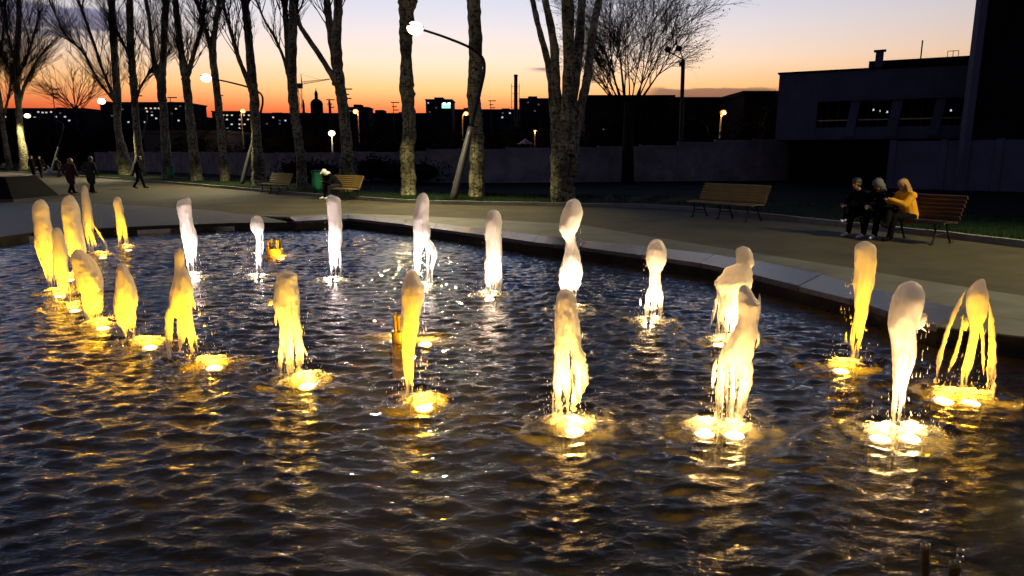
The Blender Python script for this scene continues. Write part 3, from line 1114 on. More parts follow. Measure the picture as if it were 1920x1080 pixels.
    for i in range(110):
        a = random.uniform(0, 6.283)
        u = random.random()
        if i < 60:
            rad, z, ln = random.gauss(.17, .06), WZ + abs(random.gauss(.0, .11)) + .02, random.uniform(.006, .02)
        else:
            rad, z, ln = random.uniform(.05, .13), WZ + u * hgt * .75, random.uniform(.01, .045)
        s_ = random.uniform(.0016, .0042)
        x, y = base.x + (cen.x - base.x) * .5 + rad * math.cos(a), base.y + rad * math.sin(a)
        b.add([(x - s_, y, z), (x + s_, y, z), (x, y - s_, z), (x, y + s_, z), (x, y, z + ln), (x, y, z - s_ * 2)],
              [(0, 2, 4), (2, 1, 4), (1, 3, 4), (3, 0, 4), (2, 0, 5), (1, 2, 5), (3, 1, 5), (0, 3, 5)])
    tag(b.build('spray_drops', 'drop', root, base, True, True), kind='stuff')
    # lamps at the foot: glow at the surface and a narrow beam up the column
    for lp in lps:
        lo = underwater_lamp(root, base, lp, k['c'], k['p'] / len(lps))
        f_ = Vector((lo.x * .55, -.26, .04))
        tgt = Vector((0, 0, hgt * .60))
        light('SPOT', 'lamp_beam', root, f_, (24 if k['c'][2] > .03 else 22) * k['p'] / len(lps) * (hgt / 1.0) ** 1.3, k['c'], .04, 88, 1.0, tgt - f_)


# nozzle clusters: a drum with a bundle of brass pipes, lit by its own lamp
def cluster(base, label, tall, nn, rad, seed):
    root = thing('nozzle_cluster', label, 'fountain nozzle', base, 0, 'bundles of brass nozzles in the pool')
    rr3 = random.Random(seed)
    if tall:
        MB().lathe([(rad * .98, -.4), (rad, .0), (rad, .11), (rad * .94, .12), (rad * .2, .115)], base, 24).build('drum', 'brass', root, base)
    for i in range(nn):
        a = 2 * math.pi * i / nn * 2.4
        r_ = rad * (.35 + .5 * ((i * 37) % 10) / 10)
        p0 = base + Vector((r_ * math.cos(a), r_ * math.sin(a), -.1))
        h = rr3.uniform(.09, .17) + (.13 if tall else 0)
        p1 = base + Vector((r_ * 1.35 * math.cos(a), r_ * 1.35 * math.sin(a), h))
        d = (p1 - p0).normalized()
        pipe = MB().tube([p0, p1, p1 + d * .002, p1 + d * .03, p1 + d * .034], [.011, .011, .015, .015, .010], 8).build('nozzle_pipe', 'brass' if i % 3 else 'steel', root, base, True)
        MB().tube([p1 + d * .0345, p1 + d * .036], [.008, .008], 8).build('nozzle_mouth', 'iron', pipe, base)
    return root


c1 = G(515, 476, WZ)
r1 = cluster(c1, 'yellow lit drum of brass nozzles at the back beside the short white jet', True, 14, .17, 1)
underwater_lamp(r1, c1, G(527, 479, WZ), YEL, .8)
light('SPOT', 'lamp_beam', r1, (.12, -.4, .03), 3.5, YEL, .04, 90, 1.0, Vector((-.1, .4, .15)))
c2 = G(752, 640, WZ)
r2 = cluster(c2, 'nozzle bundle glowing yellow behind the smooth tall yellow jet', True, 14, .10, 2)
underwater_lamp(r2, c2, G(797, 634, WZ), YEL, 1.0)
underwater_lamp(r2, c2, G(742, 628, WZ), YEL, .6)
light('SPOT', 'lamp_beam', r2, (.12, -.3, .03), 3, YEL, .04, 90, 1.0, Vector((-.1, .3, .15)))
c3 = G(1772, 1106, WZ)
r3 = cluster(c3, 'dark bundle of brass nozzle pipes rising at the lower right corner', False, 7, .10, 5)
# ------------------------------------------------------------------ trees


def branch_pts(p, d, ln, n, rnd, up=.35, jit=.12):
    pts = [Vector(p)]
    d = Vector(d).normalized()
    st = ln / (n - 1)
    for i in range(n - 1):
        d = (d + Vector((rnd.uniform(-jit, jit), rnd.uniform(-jit, jit), up / n + rnd.uniform(-jit, jit) * .4))).normalized()
        pts.append(pts[-1] + d * st)
    return pts, d


def twigs(b, p, d, ln, rad, depth, rnd, ang=.45, up=.35, kids=4, leaves=None):
    n = 5 if depth else 4
    pts, de = branch_pts(p, d, ln, n, rnd, up, .12)
    b.tube(pts, [rad * (1 - .75 * i / (n - 1)) for i in range(n)], 5 if rad > .02 else 4 if rad > .012 else 3, False)
    if leaves is not None and depth == 0:
        leaves += pts[1:]
    if depth <= 0:
        return
    for k in range(kids):
        t = rnd.uniform(.25, 1.0)
        i = min(n - 2, int(t * (n - 1)))
        q = pts[i].lerp(pts[i + 1], t * (n - 1) - i)
        dd = (pts[i + 1] - pts[i]).normalized()
        ax = Vector((rnd.uniform(-1, 1), rnd.uniform(-1, 1), rnd.uniform(-.3, .3)))
        ax = (ax - dd * ax.dot(dd)).normalized()
        a = ang * rnd.uniform(.6, 1.3)
        twigs(b, q, dd * math.cos(a) + ax * math.sin(a), ln * rnd.uniform(.45, .7), rad * .52, depth - 1, rnd, ang, up, kids, leaves)


def stem_world(stem, Y, rnd, spread):
    """a stem given as (pixel x, pixel y, width) at the tree's distance, leaning a little in depth too"""
    out, rad = [], []
    y0 = stem[0][1]
    for (x, y, w) in stem:
        dy = spread * (y0 - y) / 300.0
        p = P(x, y, Y + dy)
        q = P(x + w / 2, y, Y + dy)
        out.append(p)
        rad.append(max(.012, q.x - p.x))
    return out, rad


def tree(label, Y, stems, seed, twig_from=None, ntw=30, tl=2.2, tw_depth=2, extend=5.0, ang=.42, group=None, name='poplar_tree', tr=.03, up=.4, barkm='bark', flip=0.0):
    rnd = random.Random(seed)
    base = P(stems[0][0][0], stems[0][0][1], Y)
    base.z = 0.0
    root = thing(name, label, 'tree', base, 0, group)
    cr = MB()
    for si, stm in enumerate(stems):
        ln = smooth_line(stm, 6)
        spread = 0 if si == 0 else rnd.uniform(-2.2, 2.2)
        pts, rad = stem_world(ln, Y, rnd, spread)
        if si == 0:
            g0 = pts[0].copy()
            g0.z = -.1
            pts = [g0] + pts
            rad = [rad[0] * 1.25] + rad
        # knots and swellings
        rad = [r * (1 + .14 * noise.noise(Vector((i * .55, seed, si)))) for i, r in enumerate(rad)]
        d = (pts[-1] - pts[-3]).normalized()
        e = pts[-1].copy()
        if stm[-1][1] < 20 and extend > 0:
            m_ = 6
            for q in range(1, m_ + 1):
                d = (d + Vector((rnd.uniform(-.06, .06), rnd.uniform(-.06, .06), .1))).normalized()
                pts.append(e + d * (extend / m_))
                e = pts[-1]
                rad.append(rad[-1] * .84)
        b = MB()
        b.tube(pts, rad, 14 if rad[0] > .1 else 8, True, 1.0, .22)
        b.build('trunk' if si == 0 else 'limb', barkm, root, base, True)
        # twigs along the upper part
        zf = P(stm[0][0], twig_from, Y).z if twig_from is not None else 1e9
        cand = [i for i in range(len(pts) - 1) if pts[i].z > zf]
        if cand:
            for q in range(ntw):
                i = rnd.choice(cand)
                dd = (pts[i + 1] - pts[i]).normalized()
                a0 = rnd.uniform(0, 6.283)
                ax = Vector((math.cos(a0), math.sin(a0), 0))
                a = ang * rnd.uniform(.7, 1.5)
                l_ = tl * rnd.uniform(.5, 1.2)
                twigs(cr, pts[i].lerp(pts[i + 1], rnd.random()), dd * math.cos(a) + ax * math.sin(a), l_, min(rad[i] * .5, tr * rnd.uniform(.7, 1.3)), tw_depth, rnd, .42, up, 4)
    if cr.v:
        cr.build('crown', 'twig', root, base)
    return root


TG = 'poplars lining the path'
tree('multi stemmed pale poplar, nearest and thickest trunk right of centre', 24.8,
     [[(1058, 384, 46), (1054, 350, 44), (1050, 300, 34), (1045, 250, 26), (1043, 178, 18), (1038, 80, 16), (1024, 8, 13), (1018, -30, 13)],
      [(1044, 240, 20), (1036, 200, 14), (1030, 130, 13), (1013, 63, 11), (997, -5, 10)],
      [(1056, 290, 22), (1060, 207, 18), (1066, 111, 21), (1064, 0, 23)],
      [(1068, 290, 22), (1073, 200, 18), (1083, 111, 18), (1092, -5, 16)],
      [(1074, 330, 18), (1080, 250, 16), (1090, 195, 16), (1101, 148, 16), (1109, 74, 14), (1124, -5, 13)]], 11, -60, 14, 2.0, group=TG)
tree('single pale poplar trunk beside the nearest leaning lamp post', 28.0,
     [[(894, 376, 31), (894, 340, 29), (895, 290, 28), (893, 240, 26), (890, 200, 24), (888, 182, 26), (890, 150, 26), (892, 100, 26), (890, 50, 25), (887, -5, 26)]], 12, -60, 14, 2.0, group=TG)
tree('straight knobbly poplar trunk between the hunched sitter and nearest lamp', 29.6,
     [[(766, 370, 30), (766, 330, 28), (764, 285, 27), (768, 240, 26), (765, 195, 25), (763, 160, 28), (762, 120, 22), (761, 70, 24), (762, 30, 28), (764, -5, 36)]], 13, -60, 14, 2.0, group=TG)
tree('poplar behind the hunched sitter with one long limb leaning left', 32.0,
     [[(650, 352, 26), (652, 320, 25), (650, 270, 22), (645, 220, 21), (640, 180, 20), (634, 140, 22), (630, 80, 20), (634, 30, 17), (634, -5, 16)],
      [(632, 155, 18), (622, 140, 12), (602, 108, 10), (575, 68, 9), (560, 40, 8), (553, -5, 8)],
      [(630, 120, 12), (622, 80, 13), (616, 30, 14), (612, -5, 14)],
      [(556, 30, 4), (566, 10, 3), (572, -10, 3)]], 14, 60, 10, 2.0, group=TG)
tree('poplar right of the empty left bench splitting into twin stems', 35.5,
     [[(566, 352, 20), (565, 310, 18), (560, 265, 17), (553, 220, 16), (549, 175, 18), (548, 120, 17), (549, 60, 15), (550, -5, 15)],
      [(546, 180, 10), (540, 120, 9), (537, 60, 10), (533, -5, 12)],
      [(540, 140, 8), (532, 110, 6), (515, 70, 5), (497, 40, 4), (478, -5, 4)]], 15, 100, 20, 2.2, group=TG)
tree('poplar between left leaning post and empty bench, forked low', 39.0,
     [[(488, 346, 30), (486, 320, 26), (482, 280, 20), (479, 230, 18), (477, 180, 17), (472, 140, 17), (468, 90, 15), (463, 40, 14), (458, -5, 14)],
      [(474, 175, 12), (460, 140, 9), (446, 105, 8), (436, 70, 7), (424, 30, 6), (414, -8, 6)]], 16, 130, 26, 2.4, group=TG)
tree('thin poplar trunk passing right behind the second lit lamp head', 46.5,
     [[(422, 343, 18), (420, 310, 17), (415, 260, 15), (410, 200, 13), (404, 150, 13), (399, 100, 14), (402, 60, 9), (408, 20, 9), (412, -8, 8)],
      [(399, 105, 9), (390, 70, 8), (380, 40, 7), (366, -8, 7)]], 17, 130, 30, 2.6, group=TG)
tree('poplar leaning slightly left of the second lamp with narrow fork', 47.0,
     [[(370, 336, 22), (366, 310, 19), (360, 260, 17), (355, 210, 15), (350, 160, 15), (347, 140, 15), (340, 100, 12), (334, 50, 12), (328, -8, 11)],
      [(350, 148, 10), (358, 120, 9), (366, 90, 8), (378, 50, 7), (386, -8, 6)]], 18, 150, 34, 2.8, group=TG)
tree('poplar trunk with the green bin at its foot', 52.0,
     [[(314, 334, 20), (313, 300, 17), (309, 250, 15), (306, 200, 14), (303, 165, 16), (306, 120, 12), (308, 60, 12), (312, -8, 12)],
      [(302, 165, 10), (292, 130, 8), (285, 90, 8), (280, 40, 7), (272, -8, 7)]], 19, 160, 38, 3.0, group=TG)
tree('poplar directly behind the lone dark walker', 57.0,
     [[(264, 331, 20), (262, 300, 16), (257, 250, 13), (253, 200, 12), (250, 150, 13), (246, 100, 12), (244, 50, 12), (243, -8, 12)],
      [(254, 190, 6), (265, 160, 4), (282, 135, 3), (290, 128, 2)],
      [(250, 130, 8), (240, 100, 6), (228, 75, 5), (216, 50, 4), (205, 10, 4)]], 20, 190, 40, 3.0, group=TG)
tree('wide forked poplar left of the lone walker with limbs sweeping left', 63.0,
     [[(238, 328, 26), (234, 305, 24), (226, 270, 15), (220, 230, 13), (220, 180, 14), (216, 120, 12), (212, 60, 13), (209, -8, 12)],
      [(216, 185, 8), (204, 160, 5), (192, 130, 5), (172, 70, 5), (150, 10, 5)],
      [(214, 190, 5), (195, 165, 5), (178, 140, 4), (160, 105, 4), (140, 82, 4), (120, 60, 3), (96, 10, 3)],
      [(232, 320, 14), (222, 300, 12), (220, 285, 10)]], 21, 190, 50, 3.2, group=TG)
tree('full crowned poplar at the far left above the second green bin', 78.0,
     [[(46, 314, 16), (44, 290, 15), (38, 250, 11), (35, 200, 11), (31, 150, 11), (32, 100, 9), (35, 50, 9), (36, -8, 8)],
      [(36, 195, 7), (46, 160, 5), (58, 135, 5), (72, 110, 4), (92, 85, 3)],
      [(34, 180, 6), (26, 150, 5), (16, 125, 4), (4, 100, 4)],
      [(34, 140, 6), (50, 110, 4), (62, 70, 4), (76, 20, 3)],
      [(30, 120, 6), (18, 80, 5), (8, 40, 4), (0, 0, 4)]], 22, 190, 60, 4.2, 2, 6, group=TG)
tree('poplar cut by the left edge of the view', 88.0,
     [[(18, 312, 11), (14, 290, 10), (6, 240, 8), (0, 190, 8), (-8, 140, 8), (-12, 60, 7), (-14, -8, 7)],
      [(4, 230, 5), (14, 190, 4), (20, 160, 3), (24, 130, 3)],
      [(-10, 140, 5), (2, 90, 4), (8, 40, 4), (10, -6, 4)]], 23, 200, 60, 4.0, 2, 6, group=TG)

# the budding tree beyond the wall on the right, a fan of fine branches
rnd = random.Random(77)
bt = P(1178, 300, 46)
bt.z = 0
root = thing('budding_tree', 'dense fan shaped tree with tiny buds against the sunset, right of centre', 'tree', bt)
top = P(1178, 190, 46)
MB().tube([bt, P(1177, 270, 46), P(1178, 230, 46), top], [.42, .34, .30, .26], 10, True, 1, .2).build('trunk', 'twig', root, bt, True)
b, lv = MB(), []
for i in range(19):
    a0 = -1.15 + 1.95 * (i + rnd.random() * .8) / 19
    st = P(1178 + 26 * math.sin(a0) + rnd.uniform(-6, 6), rnd.uniform(182, 214), 46 + rnd.uniform(-.4, .4))
    d = Vector((math.sin(a0) * .78, rnd.uniform(-.55, .55), max(.16, math.cos(a0)) + .1)).normalized()
    ln = (7.4 if abs(a0) < .5 else 6.4 if abs(a0) < .8 else 4.6) * rnd.uniform(.85, 1.05)
    twigs(b, st, d, ln * .80, .055, 3, rnd, .62, .12, 7, lv)
b.build('crown', 'twig', root, bt)
b = MB()
for p in lv:
    if rnd.random() > .35:
        continue
    s_ = rnd.uniform(.04, .085)
    o1 = Vector((rnd.uniform(-1, 1), rnd.uniform(-1, 1), rnd.uniform(-1, 1))) * s_
    o2 = Vector((rnd.uniform(-1, 1), rnd.uniform(-1, 1), rnd.uniform(-1, 1))) * s_
    b.add([p, p + o1, p + o1 + o2, p + o2], [(0, 1, 2, 3)])
tag(b.build('buds', 'bud', root, bt), kind='stuff')

# far round bare tree against the sunset on the left
bt = P(143, 262, 130)
bt.z = 0
root = thing('bare_tree', 'distant round bare tree glowing against the orange sky on the left', 'tree', bt)
c0 = P(143, 225, 130)
MB().tube([bt, c0, P(141, 200, 130)], [.35, .3, .22], 8).build('trunk', 'twig', root, bt)
b = MB()
for i in range(16):
    a = rnd.uniform(-1.15, 1.15)
    d = Vector((math.sin(a), rnd.uniform(-.5, .5), math.cos(a)))
    twigs(b, P(143, rnd.uniform(200, 222), 130), d, rnd.uniform(5, 9), .10, 3, rnd, .5, .15, 4)
b.build('crown', 'twig', root, bt)

# ------------------------------------------------------------------ lamp posts along the path
LG = 'leaning lamp posts along the path'


def lamp_proto():
    root = thing('street_lamp', '', 'street lamp', (0, 0, 0), 0, LG)
    low = smooth_line([(0, 0, -.05), (0, .5, 1.42), (0, 1.0, 2.84)], 4)
    MB().tube(low, [.15, .15, .145, .14, .135, .13, .125, .12, .115][:len(low)], 8).build('post', 'post', root, smooth=True)
    arm = smooth_line([(0, 1.0, 2.84), (0, 1.52, 4.3), (0, 1.72, 5.0), (0, 1.62, 5.45), (0, 1.0, 5.75), (0, -.2, 5.98), (0, -1.30, 6.12)], 6)
    MB().tube(arm, [.075 - .035 * i / len(arm) for i in range(len(arm))], 8).build('arm', 'iron', root, smooth=True)
    hd = MB().ball((0, -1.55, 6.20), (.16, .36, .085), 14, 8).build('lamp_head', 'iron', root, smooth=True)
    MB().ball((0, -1.57, 6.12), (.25, .30, .22), 16, 10).build('lens', 'lamp_white', hd, smooth=True)
    light('SPOT', 'lamp_light', root, (0, -1.6, 5.92), 950, (1, .82, .42), .16, 137, .45, Vector((0, -.42, -1)))
    return root


spots = [((848, 378), 26.2, (.70, .71), 'nearest leaning lamp post, lit, beside two pale poplar trunks'),
         ((452, 347), 41.5, (.70, .71), 'second lit leaning lamp post, left of the empty bench'),
         ((245, 332), 58.0, (.70, .71), 'third lit leaning lamp post, beside the lone walker'),
         ((96, 322), 78.0, (.70, .71), 'small lit lamp post farthest along the path at the left')]
lp0 = lamp_proto()
for i, (bp_, Y, nrm, lab) in enumerate(spots):
    o = lp0 if i == 0 else copy_tree(lp0)
    q = P(*bp_, Y)
    o.location = (q.x, q.y, .0)
    o.rotation_euler = (0, 0, face(*nrm))
    o['label'] = lab
o = copy_tree(lp0)
o.location = (14.2, 9.6, 0)
o.rotation_euler = (0, 0, face(.93, .36))
o['label'] = 'lamp post just outside the right edge of the view, lighting the benches'


# ------------------------------------------------------------------ benches
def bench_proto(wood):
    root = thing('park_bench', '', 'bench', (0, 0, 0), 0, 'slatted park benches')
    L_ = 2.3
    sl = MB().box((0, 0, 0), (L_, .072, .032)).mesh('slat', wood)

    def slat(nm, y, z, rx):
        o = bpy.data.objects.new(nm, sl)
        S.collection.objects.link(o)
        o.parent = root
        o.location = (random.uniform(-.006, .006), y, z)
        o.rotation_euler = (rx, 0, 0)
    for y, z, rx in ((.27, .435, .25), (.185, .452, .06), (.10, .455, 0), (.015, .452, -.04), (-.07, .445, -.08), (-.155, .445, .1)):
        slat('seat_slat', y, z, rx)
    for i in range(6):
        t = i / 5
        slat('back_slat', -.235 - .15 * t - .03 * t * t, .52 + .40 * t, 1.22)
    for x in (-.95, 0, .95):
        b = MB()
        b.tube(smooth_line([(x, .29, 0), (x, .22, .14), (x, .20, .28), (x, .25, .40), (x, .12, .425), (x, -.10, .415), (x, -.20, .43), (x, -.28, .56), (x, -.44, .93)], 3), .022, 6)
        b.tube(smooth_line([(x, -.36, 0), (x, -.27, .14), (x, -.20, .28), (x, -.16, .41)], 3), .022, 6)
        b.tube([(x, .205, .20), (x, -.245, .20)], .014, 6)
        b.box((x, .30, .012), (.05, .10, .024))
        b.box((x, -.37, .012), (.05, .10, .024))
        b.build('leg_frame', 'iron', root, smooth=True)
    return root


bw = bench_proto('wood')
bench_spots = [(bw, (6.0, 19.3), (-.84, -.54), 'empty slatted wooden bench lit yellow, right of centre by the kerb'),
               (None, (-11.25, 32.7), (-.74, -.67), 'empty small wooden bench on the left, between leaning post and poplar'),
               (None, (-7.05, 28.3), (-.72, -.69), 'wooden bench with the hunched person on its left half'),
               (None, (-62, 84), (-.7, -.7), 'tiny bench at the left edge of the view, far along the path')]
for o, (x, y), f_, lab in bench_spots:
    o = o or copy_tree(bw)
    o.location = (x, y, .004)
    o.rotation_euler = (0, 0, face(*f_))
    o['label'] = lab
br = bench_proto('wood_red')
BX, BY = 8.1, 14.4
BF = Vector((-.88, -.47, 0)).normalized()
BT = Vector((-BF.y, BF.x, 0))     # along the bench, towards its left end in the picture is -?
br.location = (BX, BY, .004)
br.rotation_euler = (0, 0, face(BF.x, BF.y))
br['label'] = 'dark red slatted bench with the yellow jacketed woman and her two companions'


# ------------------------------------------------------------------ litter bins and bags
def bin_proto():
    root = thing('litter_bin', '', 'bin', (0, 0, 0), 0, 'bins with green bags')
    b = MB()
    for a in (0, 2.09, 4.19):
        b.tube([(.20 * math.cos(a), .20 * math.sin(a), 0), (.24 * math.cos(a), .24 * math.sin(a), 1.02)], .016, 6)
    b.build('stand', 'iron', root, smooth=True)
    ring = [(.25 * math.cos(t), .25 * math.sin(t), .98) for t in np.linspace(0, 2 * math.pi, 21)]
    MB().tube(ring, .022, 6, False).build('ring', 'iron', root, smooth=True)
    b = MB()
    V_, F_ = [], []
    prof = [(.255, 1.0), (.27, .97), (.245, .93), (.23, .75), (.235, .5), (.225, .3), (.17, .17), (.06, .13)]
    for (r, z) in prof:
        for k in range(20):
            t = 2 * math.pi * k / 20
            q = r * (1 + .12 * noise.noise(Vector((math.cos(t) * 2, math.sin(t) * 2, z * 5))) + .05 * math.sin(t * 7))
            V_.append((q * math.cos(t), q * math.sin(t), z))
    for i in range(len(prof) - 1):
        for k in range(20):
            F_.append((i * 20 + k, i * 20 + (k + 1) % 20, (i + 1) * 20 + (k + 1) % 20, (i + 1) * 20 + k))
    b.add(V_, F_).build('bag', 'bag', root, smooth=True)
    MB().lathe([(.26, 1.0), (.265, 1.02), (.10, 1.05)], (0, 0, .0), 20).build('lid', 'iron', root)
    return root


bn = bin_proto()
for i, (px, py, Y, lab) in enumerate([(596, 363, 31.2, 'green bag bin standing behind the hunched sitter on the grass'),
                                      (321, 337, 50.0, 'green bag bin at the foot of a poplar, far down the path'),
                                      (60, 320, 72.0, 'tilted green bag bin near the far left poplar')]):
    o = bn if i == 0 else copy_tree(bn)
    q = P(px, py, Y)
    o.location = (q.x, q.y, .08)
    o.rotation_euler = (0, 0, i * 1.3) if i < 2 else (.12, .25, 1)
    o['label'] = lab
q = P(93, 321, 70)
b = MB()
b.ball((q.x, q.y, .28), (.26, .2, .3), 12, 8)
b.tube([(q.x, q.y, .5), (q.x - .05, q.y, .68), (q.x - .14, q.y, .8)], [.12, .05, .09], 8)
tag(b.build('rubbish_bag', 'whitebag', None, (q.x, q.y, 0), True), 'white knotted rubbish bag on the grass behind two dark figures', 'bag')

# ------------------------------------------------------------------ truncated pyramid block at the left
B0, B1 = G(25, 379), G(112, 371)
dirn = (B1 - B0).normalized()
lf = Vector((-1, .05, 0))
Bc = [B0, B1, B1 + lf * 9, B0 + lf * 9]
cen = sum((p for p in Bc), Vector()) / 4
T_ = [Vector((p.x + (cen.x - p.x) * .13, p.y + (cen.y - p.y) * .34, .92)) for p in Bc]
b = MB()
b.add([(p.x, p.y, .10) for p in Bc] + [tuple(p) for p in T_], [(0, 1, 5, 4), (1, 2, 6, 5), (2, 3, 7, 6), (3, 0, 4, 7), (4, 5, 6, 7)])
blk = thing('fountain_block', 'dark truncated pyramid block of stone beside the path at the left edge', 'plinth', B0)
b.build('block', 'dark_wall', blk, B0)
pl = [(p.x + (p.x - cen.x) * .012, p.y + (p.y - cen.y) * .03) for p in Bc]
MB().prism(pl, 0.0, .103).build('base_course', 'granite', blk, B0)
tp_ = [(p.x + (p.x - cen.x) * .008, p.y + (p.y - cen.y) * .02) for p in T_]
MB().prism(tp_, .915, .965).build('top_slab', 'granite2', blk, B0)

# ------------------------------------------------------------------ concrete panel fence
fence = thing('concrete_fence', 'long grey concrete panel fence behind the poplars', 'fence', P(860, 330, 46))
fb = Vector(fence.location)
fb.z = 0
fence.location = fb
fl = [(180, 92, 2.35), (380, 72, 2.2), (520, 60, 2.05), (700, 50, 2.05), (860, 46, 2.25), (1040, 47, 2.3), (1200, 49, 2.45), (1340, 50, 2.9), (1482, 51, 2.95)]
fpts = [Vector((P(px, 300, Y).x, Y, h)) for px, Y, h in fl]
pan = []
for i in range(len(fpts) - 1):
    n_ = max(1, round((fpts[i + 1].xy - fpts[i].xy).length / 2.6))
    for k in range(n_):
        pan.append((fpts[i].lerp(fpts[i + 1], k / n_), fpts[i].lerp(fpts[i + 1], (k + 1) / n_)))
for p, q in pan:
    d = (q - p)
    ang_ = math.atan2(d.y, d.x)
    m_ = (p + q) / 2
    h = (p.z + q.z) / 2 + random.uniform(-.05, .05)
    Lp = math.hypot(d.x, d.y)
    pnl = MB()
    pnl.box((m_.x, m_.y, h / 2), (Lp - .14, .10, h), ang_)
    po = pnl.build('panel', 'fence_concrete', fence, fb)
    nrm = Vector((math.sin(ang_), -math.cos(ang_), 0))
    for zz in (.3, h - .16):
        c = m_ + nrm * .066
        MB().box((c.x, c.y, zz), (Lp - .3, .03, .12), ang_).build('panel_rib', 'fence_concrete', po, fb)
    MB().box((p.x, p.y, h / 2 + .02), (.16, .2, h + .04), ang_).build('fence_post', 'fence_concrete', fence, fb)

# ------------------------------------------------------------------ dark shrubs and woods behind the fence


def wood_mass(name, label, spots, n, leaf, seed, m='leafdark'):
    rnd = random.Random(seed)
    b = MB()
    wts = [s[3] * s[4] for s in spots]
    tot = sum(wts)
    for (x, y, z, rx, rz), w in zip(spots, wts):
        # an inner ragged core keeps the mass opaque
        b.ball((x, y, z), (rx * .62, rx * .5, rz * .7), 10, 7)
        for i in range(int(n * w / tot)):
            a, c = rnd.uniform(0, 6.283), rnd.uniform(-1, 1)
            r = rnd.uniform(.55, 1.15)
            s = math.sqrt(1 - c * c)
            p = Vector((x + rx * r * s * math.cos(a), y + rx * .7 * r * s * math.sin(a), max(.05, z + rz * r * c)))
            o1 = Vector((rnd.uniform(-1, 1), rnd.uniform(-1, 1), rnd.uniform(-1, 1))) * leaf
            o2 = Vector((rnd.uniform(-1, 1), rnd.uniform(-1, 1), rnd.uniform(-1, 1))) * leaf
            b.add([p, p + o1, p + o2], [(0, 1, 2)])
    return tag(b.build(name, m), label, 'wood', kind='stuff')


sp = []
for px in range(-60, 1500, 34):
    Y = 105 + random.uniform(-6, 6)
    tpy = (238 if px < 560 else 232 if px < 1080 else 205) + random.uniform(-8, 8)
    zt = P(px, tpy, Y).z
    x = P(px, 300, Y).x
    sp.append((x, Y, zt * .5, random.uniform(2.6, 3.6), zt * .5))
wood_mass('far_wood', 'black belt of distant trees below the city skyline', sp, 42000, .42, 5)
sp = []
for px, tpy, Y in [(560, 296, 50), (600, 300, 49), (700, 290, 48), (745, 300, 47), (790, 300, 44.5), (690, 250, 62), (730, 246, 60), (780, 250, 58), (820, 258, 56),
                   (1150, 205, 62), (1200, 190, 60), (1250, 196, 62), (1300, 200, 64), (1350, 245, 60), (1400, 215, 66), (1440, 180, 70), (1120, 230, 60), (470, 268, 70), (420, 262, 74), (330, 262, 82), (250, 258, 96), (520, 262, 66), (960, 262, 58), (1010, 268, 58), (900, 255, 58), (860, 250, 60)]:
    zt = P(px, tpy, Y).z
    x = P(px, 300, Y).x
    sp.append((x, Y, zt * .5, random.uniform(1.5, 2.3), zt * .5))
wood_mass('dark_shrubbery', 'black shrubs growing along and behind the concrete fence', sp, 26000, .20, 6)
# ------------------------------------------------------------------ city beyond


def block(label, px0, px1, ptop, Y, depth, wins=(), extra=(), m='city', name='apartment_block'):
    x0, x1 = P(px0, ptop, Y).x, P(px1, ptop, Y).x
    zt = P(px0, ptop, Y).z
    base = Vector(((x0 + x1) / 2, Y, 0))
    root = thing(name, label, 'building', base)
    MB().box((base.x, Y + depth / 2, zt / 2), (x1 - x0, depth, zt)).build('wall', m, root, base)
    MB().box((base.x, Y + depth / 2, zt + .2), (x1 - x0 + .5, depth + .5, .4)).build('roof', m, root, base)
    for (a, c, t) in extra:
        xa, xb, zz = P(a, t, Y).x, P(c, t, Y).x, P(a, t, Y).z
        MB().box(((xa + xb) / 2, Y + depth / 2, (zt + .4 + zz) / 2), (xb - xa, depth * .5, zz - zt - .4)).build('roof_house', m, root, base)
    for w in wins:
        x, y = w[0], w[1]
        ww, hh = (w[3], w[4]) if len(w) > 3 else (3.2, 2.6)
        p, q = P(x - ww / 2, y + hh / 2, Y), P(x + ww / 2, y - hh / 2, Y)
        MB().box(((p.x + q.x) / 2, Y - .04, (p.z + q.z) / 2), (q.x - p.x, .12, q.z - p.z)).build('window', w[2], root, base)
    return root


wr_ = random.Random(9)


def rows(x0, x1, ys_, step, prob, mats=('win_warm', 'win_cool', 'win_dim', 'win_dim')):
    out = []
    for y in ys_:
        x = x0
        while x < x1:
            if wr_.random() < prob:
                out.append((x + wr_.uniform(-1, 1), y, wr_.choice(mats)))
            x += step
    return out


block('long dark apartment block with a few lit windows at the far left', -60, 158, 205, 230, 14,
      [(72, 210, 'win_cool'), (80, 211, 'win_cool'), (87, 211, 'win_warm'), (96, 210, 'win_warm'), (113, 212, 'win_dim'), (65, 219, 'win_cool'), (105, 219, 'win_cool'), (122, 219, 'win_cool'), (130, 226, 'win_cool'), (144, 219, 'win_warm'), (145, 227, 'win_dim'), (49, 219, 'win_warm'), (40, 211, 'win_dim'), (10, 219, 'win_warm'), (2, 227, 'win_cool')],
      [(92, 106, 200), (20, 30, 201)])
block('tall dark apartment block with scattered lit windows behind the forked poplar', 187, 347, 194, 205, 14,
      [(274, 203, 'win_warm'), (283, 203, 'win_warm'), (291, 203, 'win_cool'), (298, 203, 'win_warm'), (276, 209, 'win_warm'), (285, 210, 'win_dim'), (285, 216, 'win_cool'), (293, 222, 'win_cool'), (241, 229, 'win_cool'), (272, 229, 'win_cool'), (330, 204, 'win_warm'), (338, 199, 'win_dim'), (322, 213, 'win_dim'), (255, 214, 'win_dim'), (230, 205, 'win_dim'), (335, 226, 'win_cool'), (210, 217, 'win_dim')],
      [(263, 277, 190), (318, 328, 191), (240, 246, 191)])
block('hazy small block low on the skyline, left of the second lamp', 347, 398, 222, 420, 12, [], [(362, 384, 219)])
block('dark apartment block with stepped roof behind the thin poplar', 397, 472, 210, 290, 14, rows(402, 470, (216, 224, 233, 240), 8, .35), [(424, 450, 207), (404, 414, 208)])
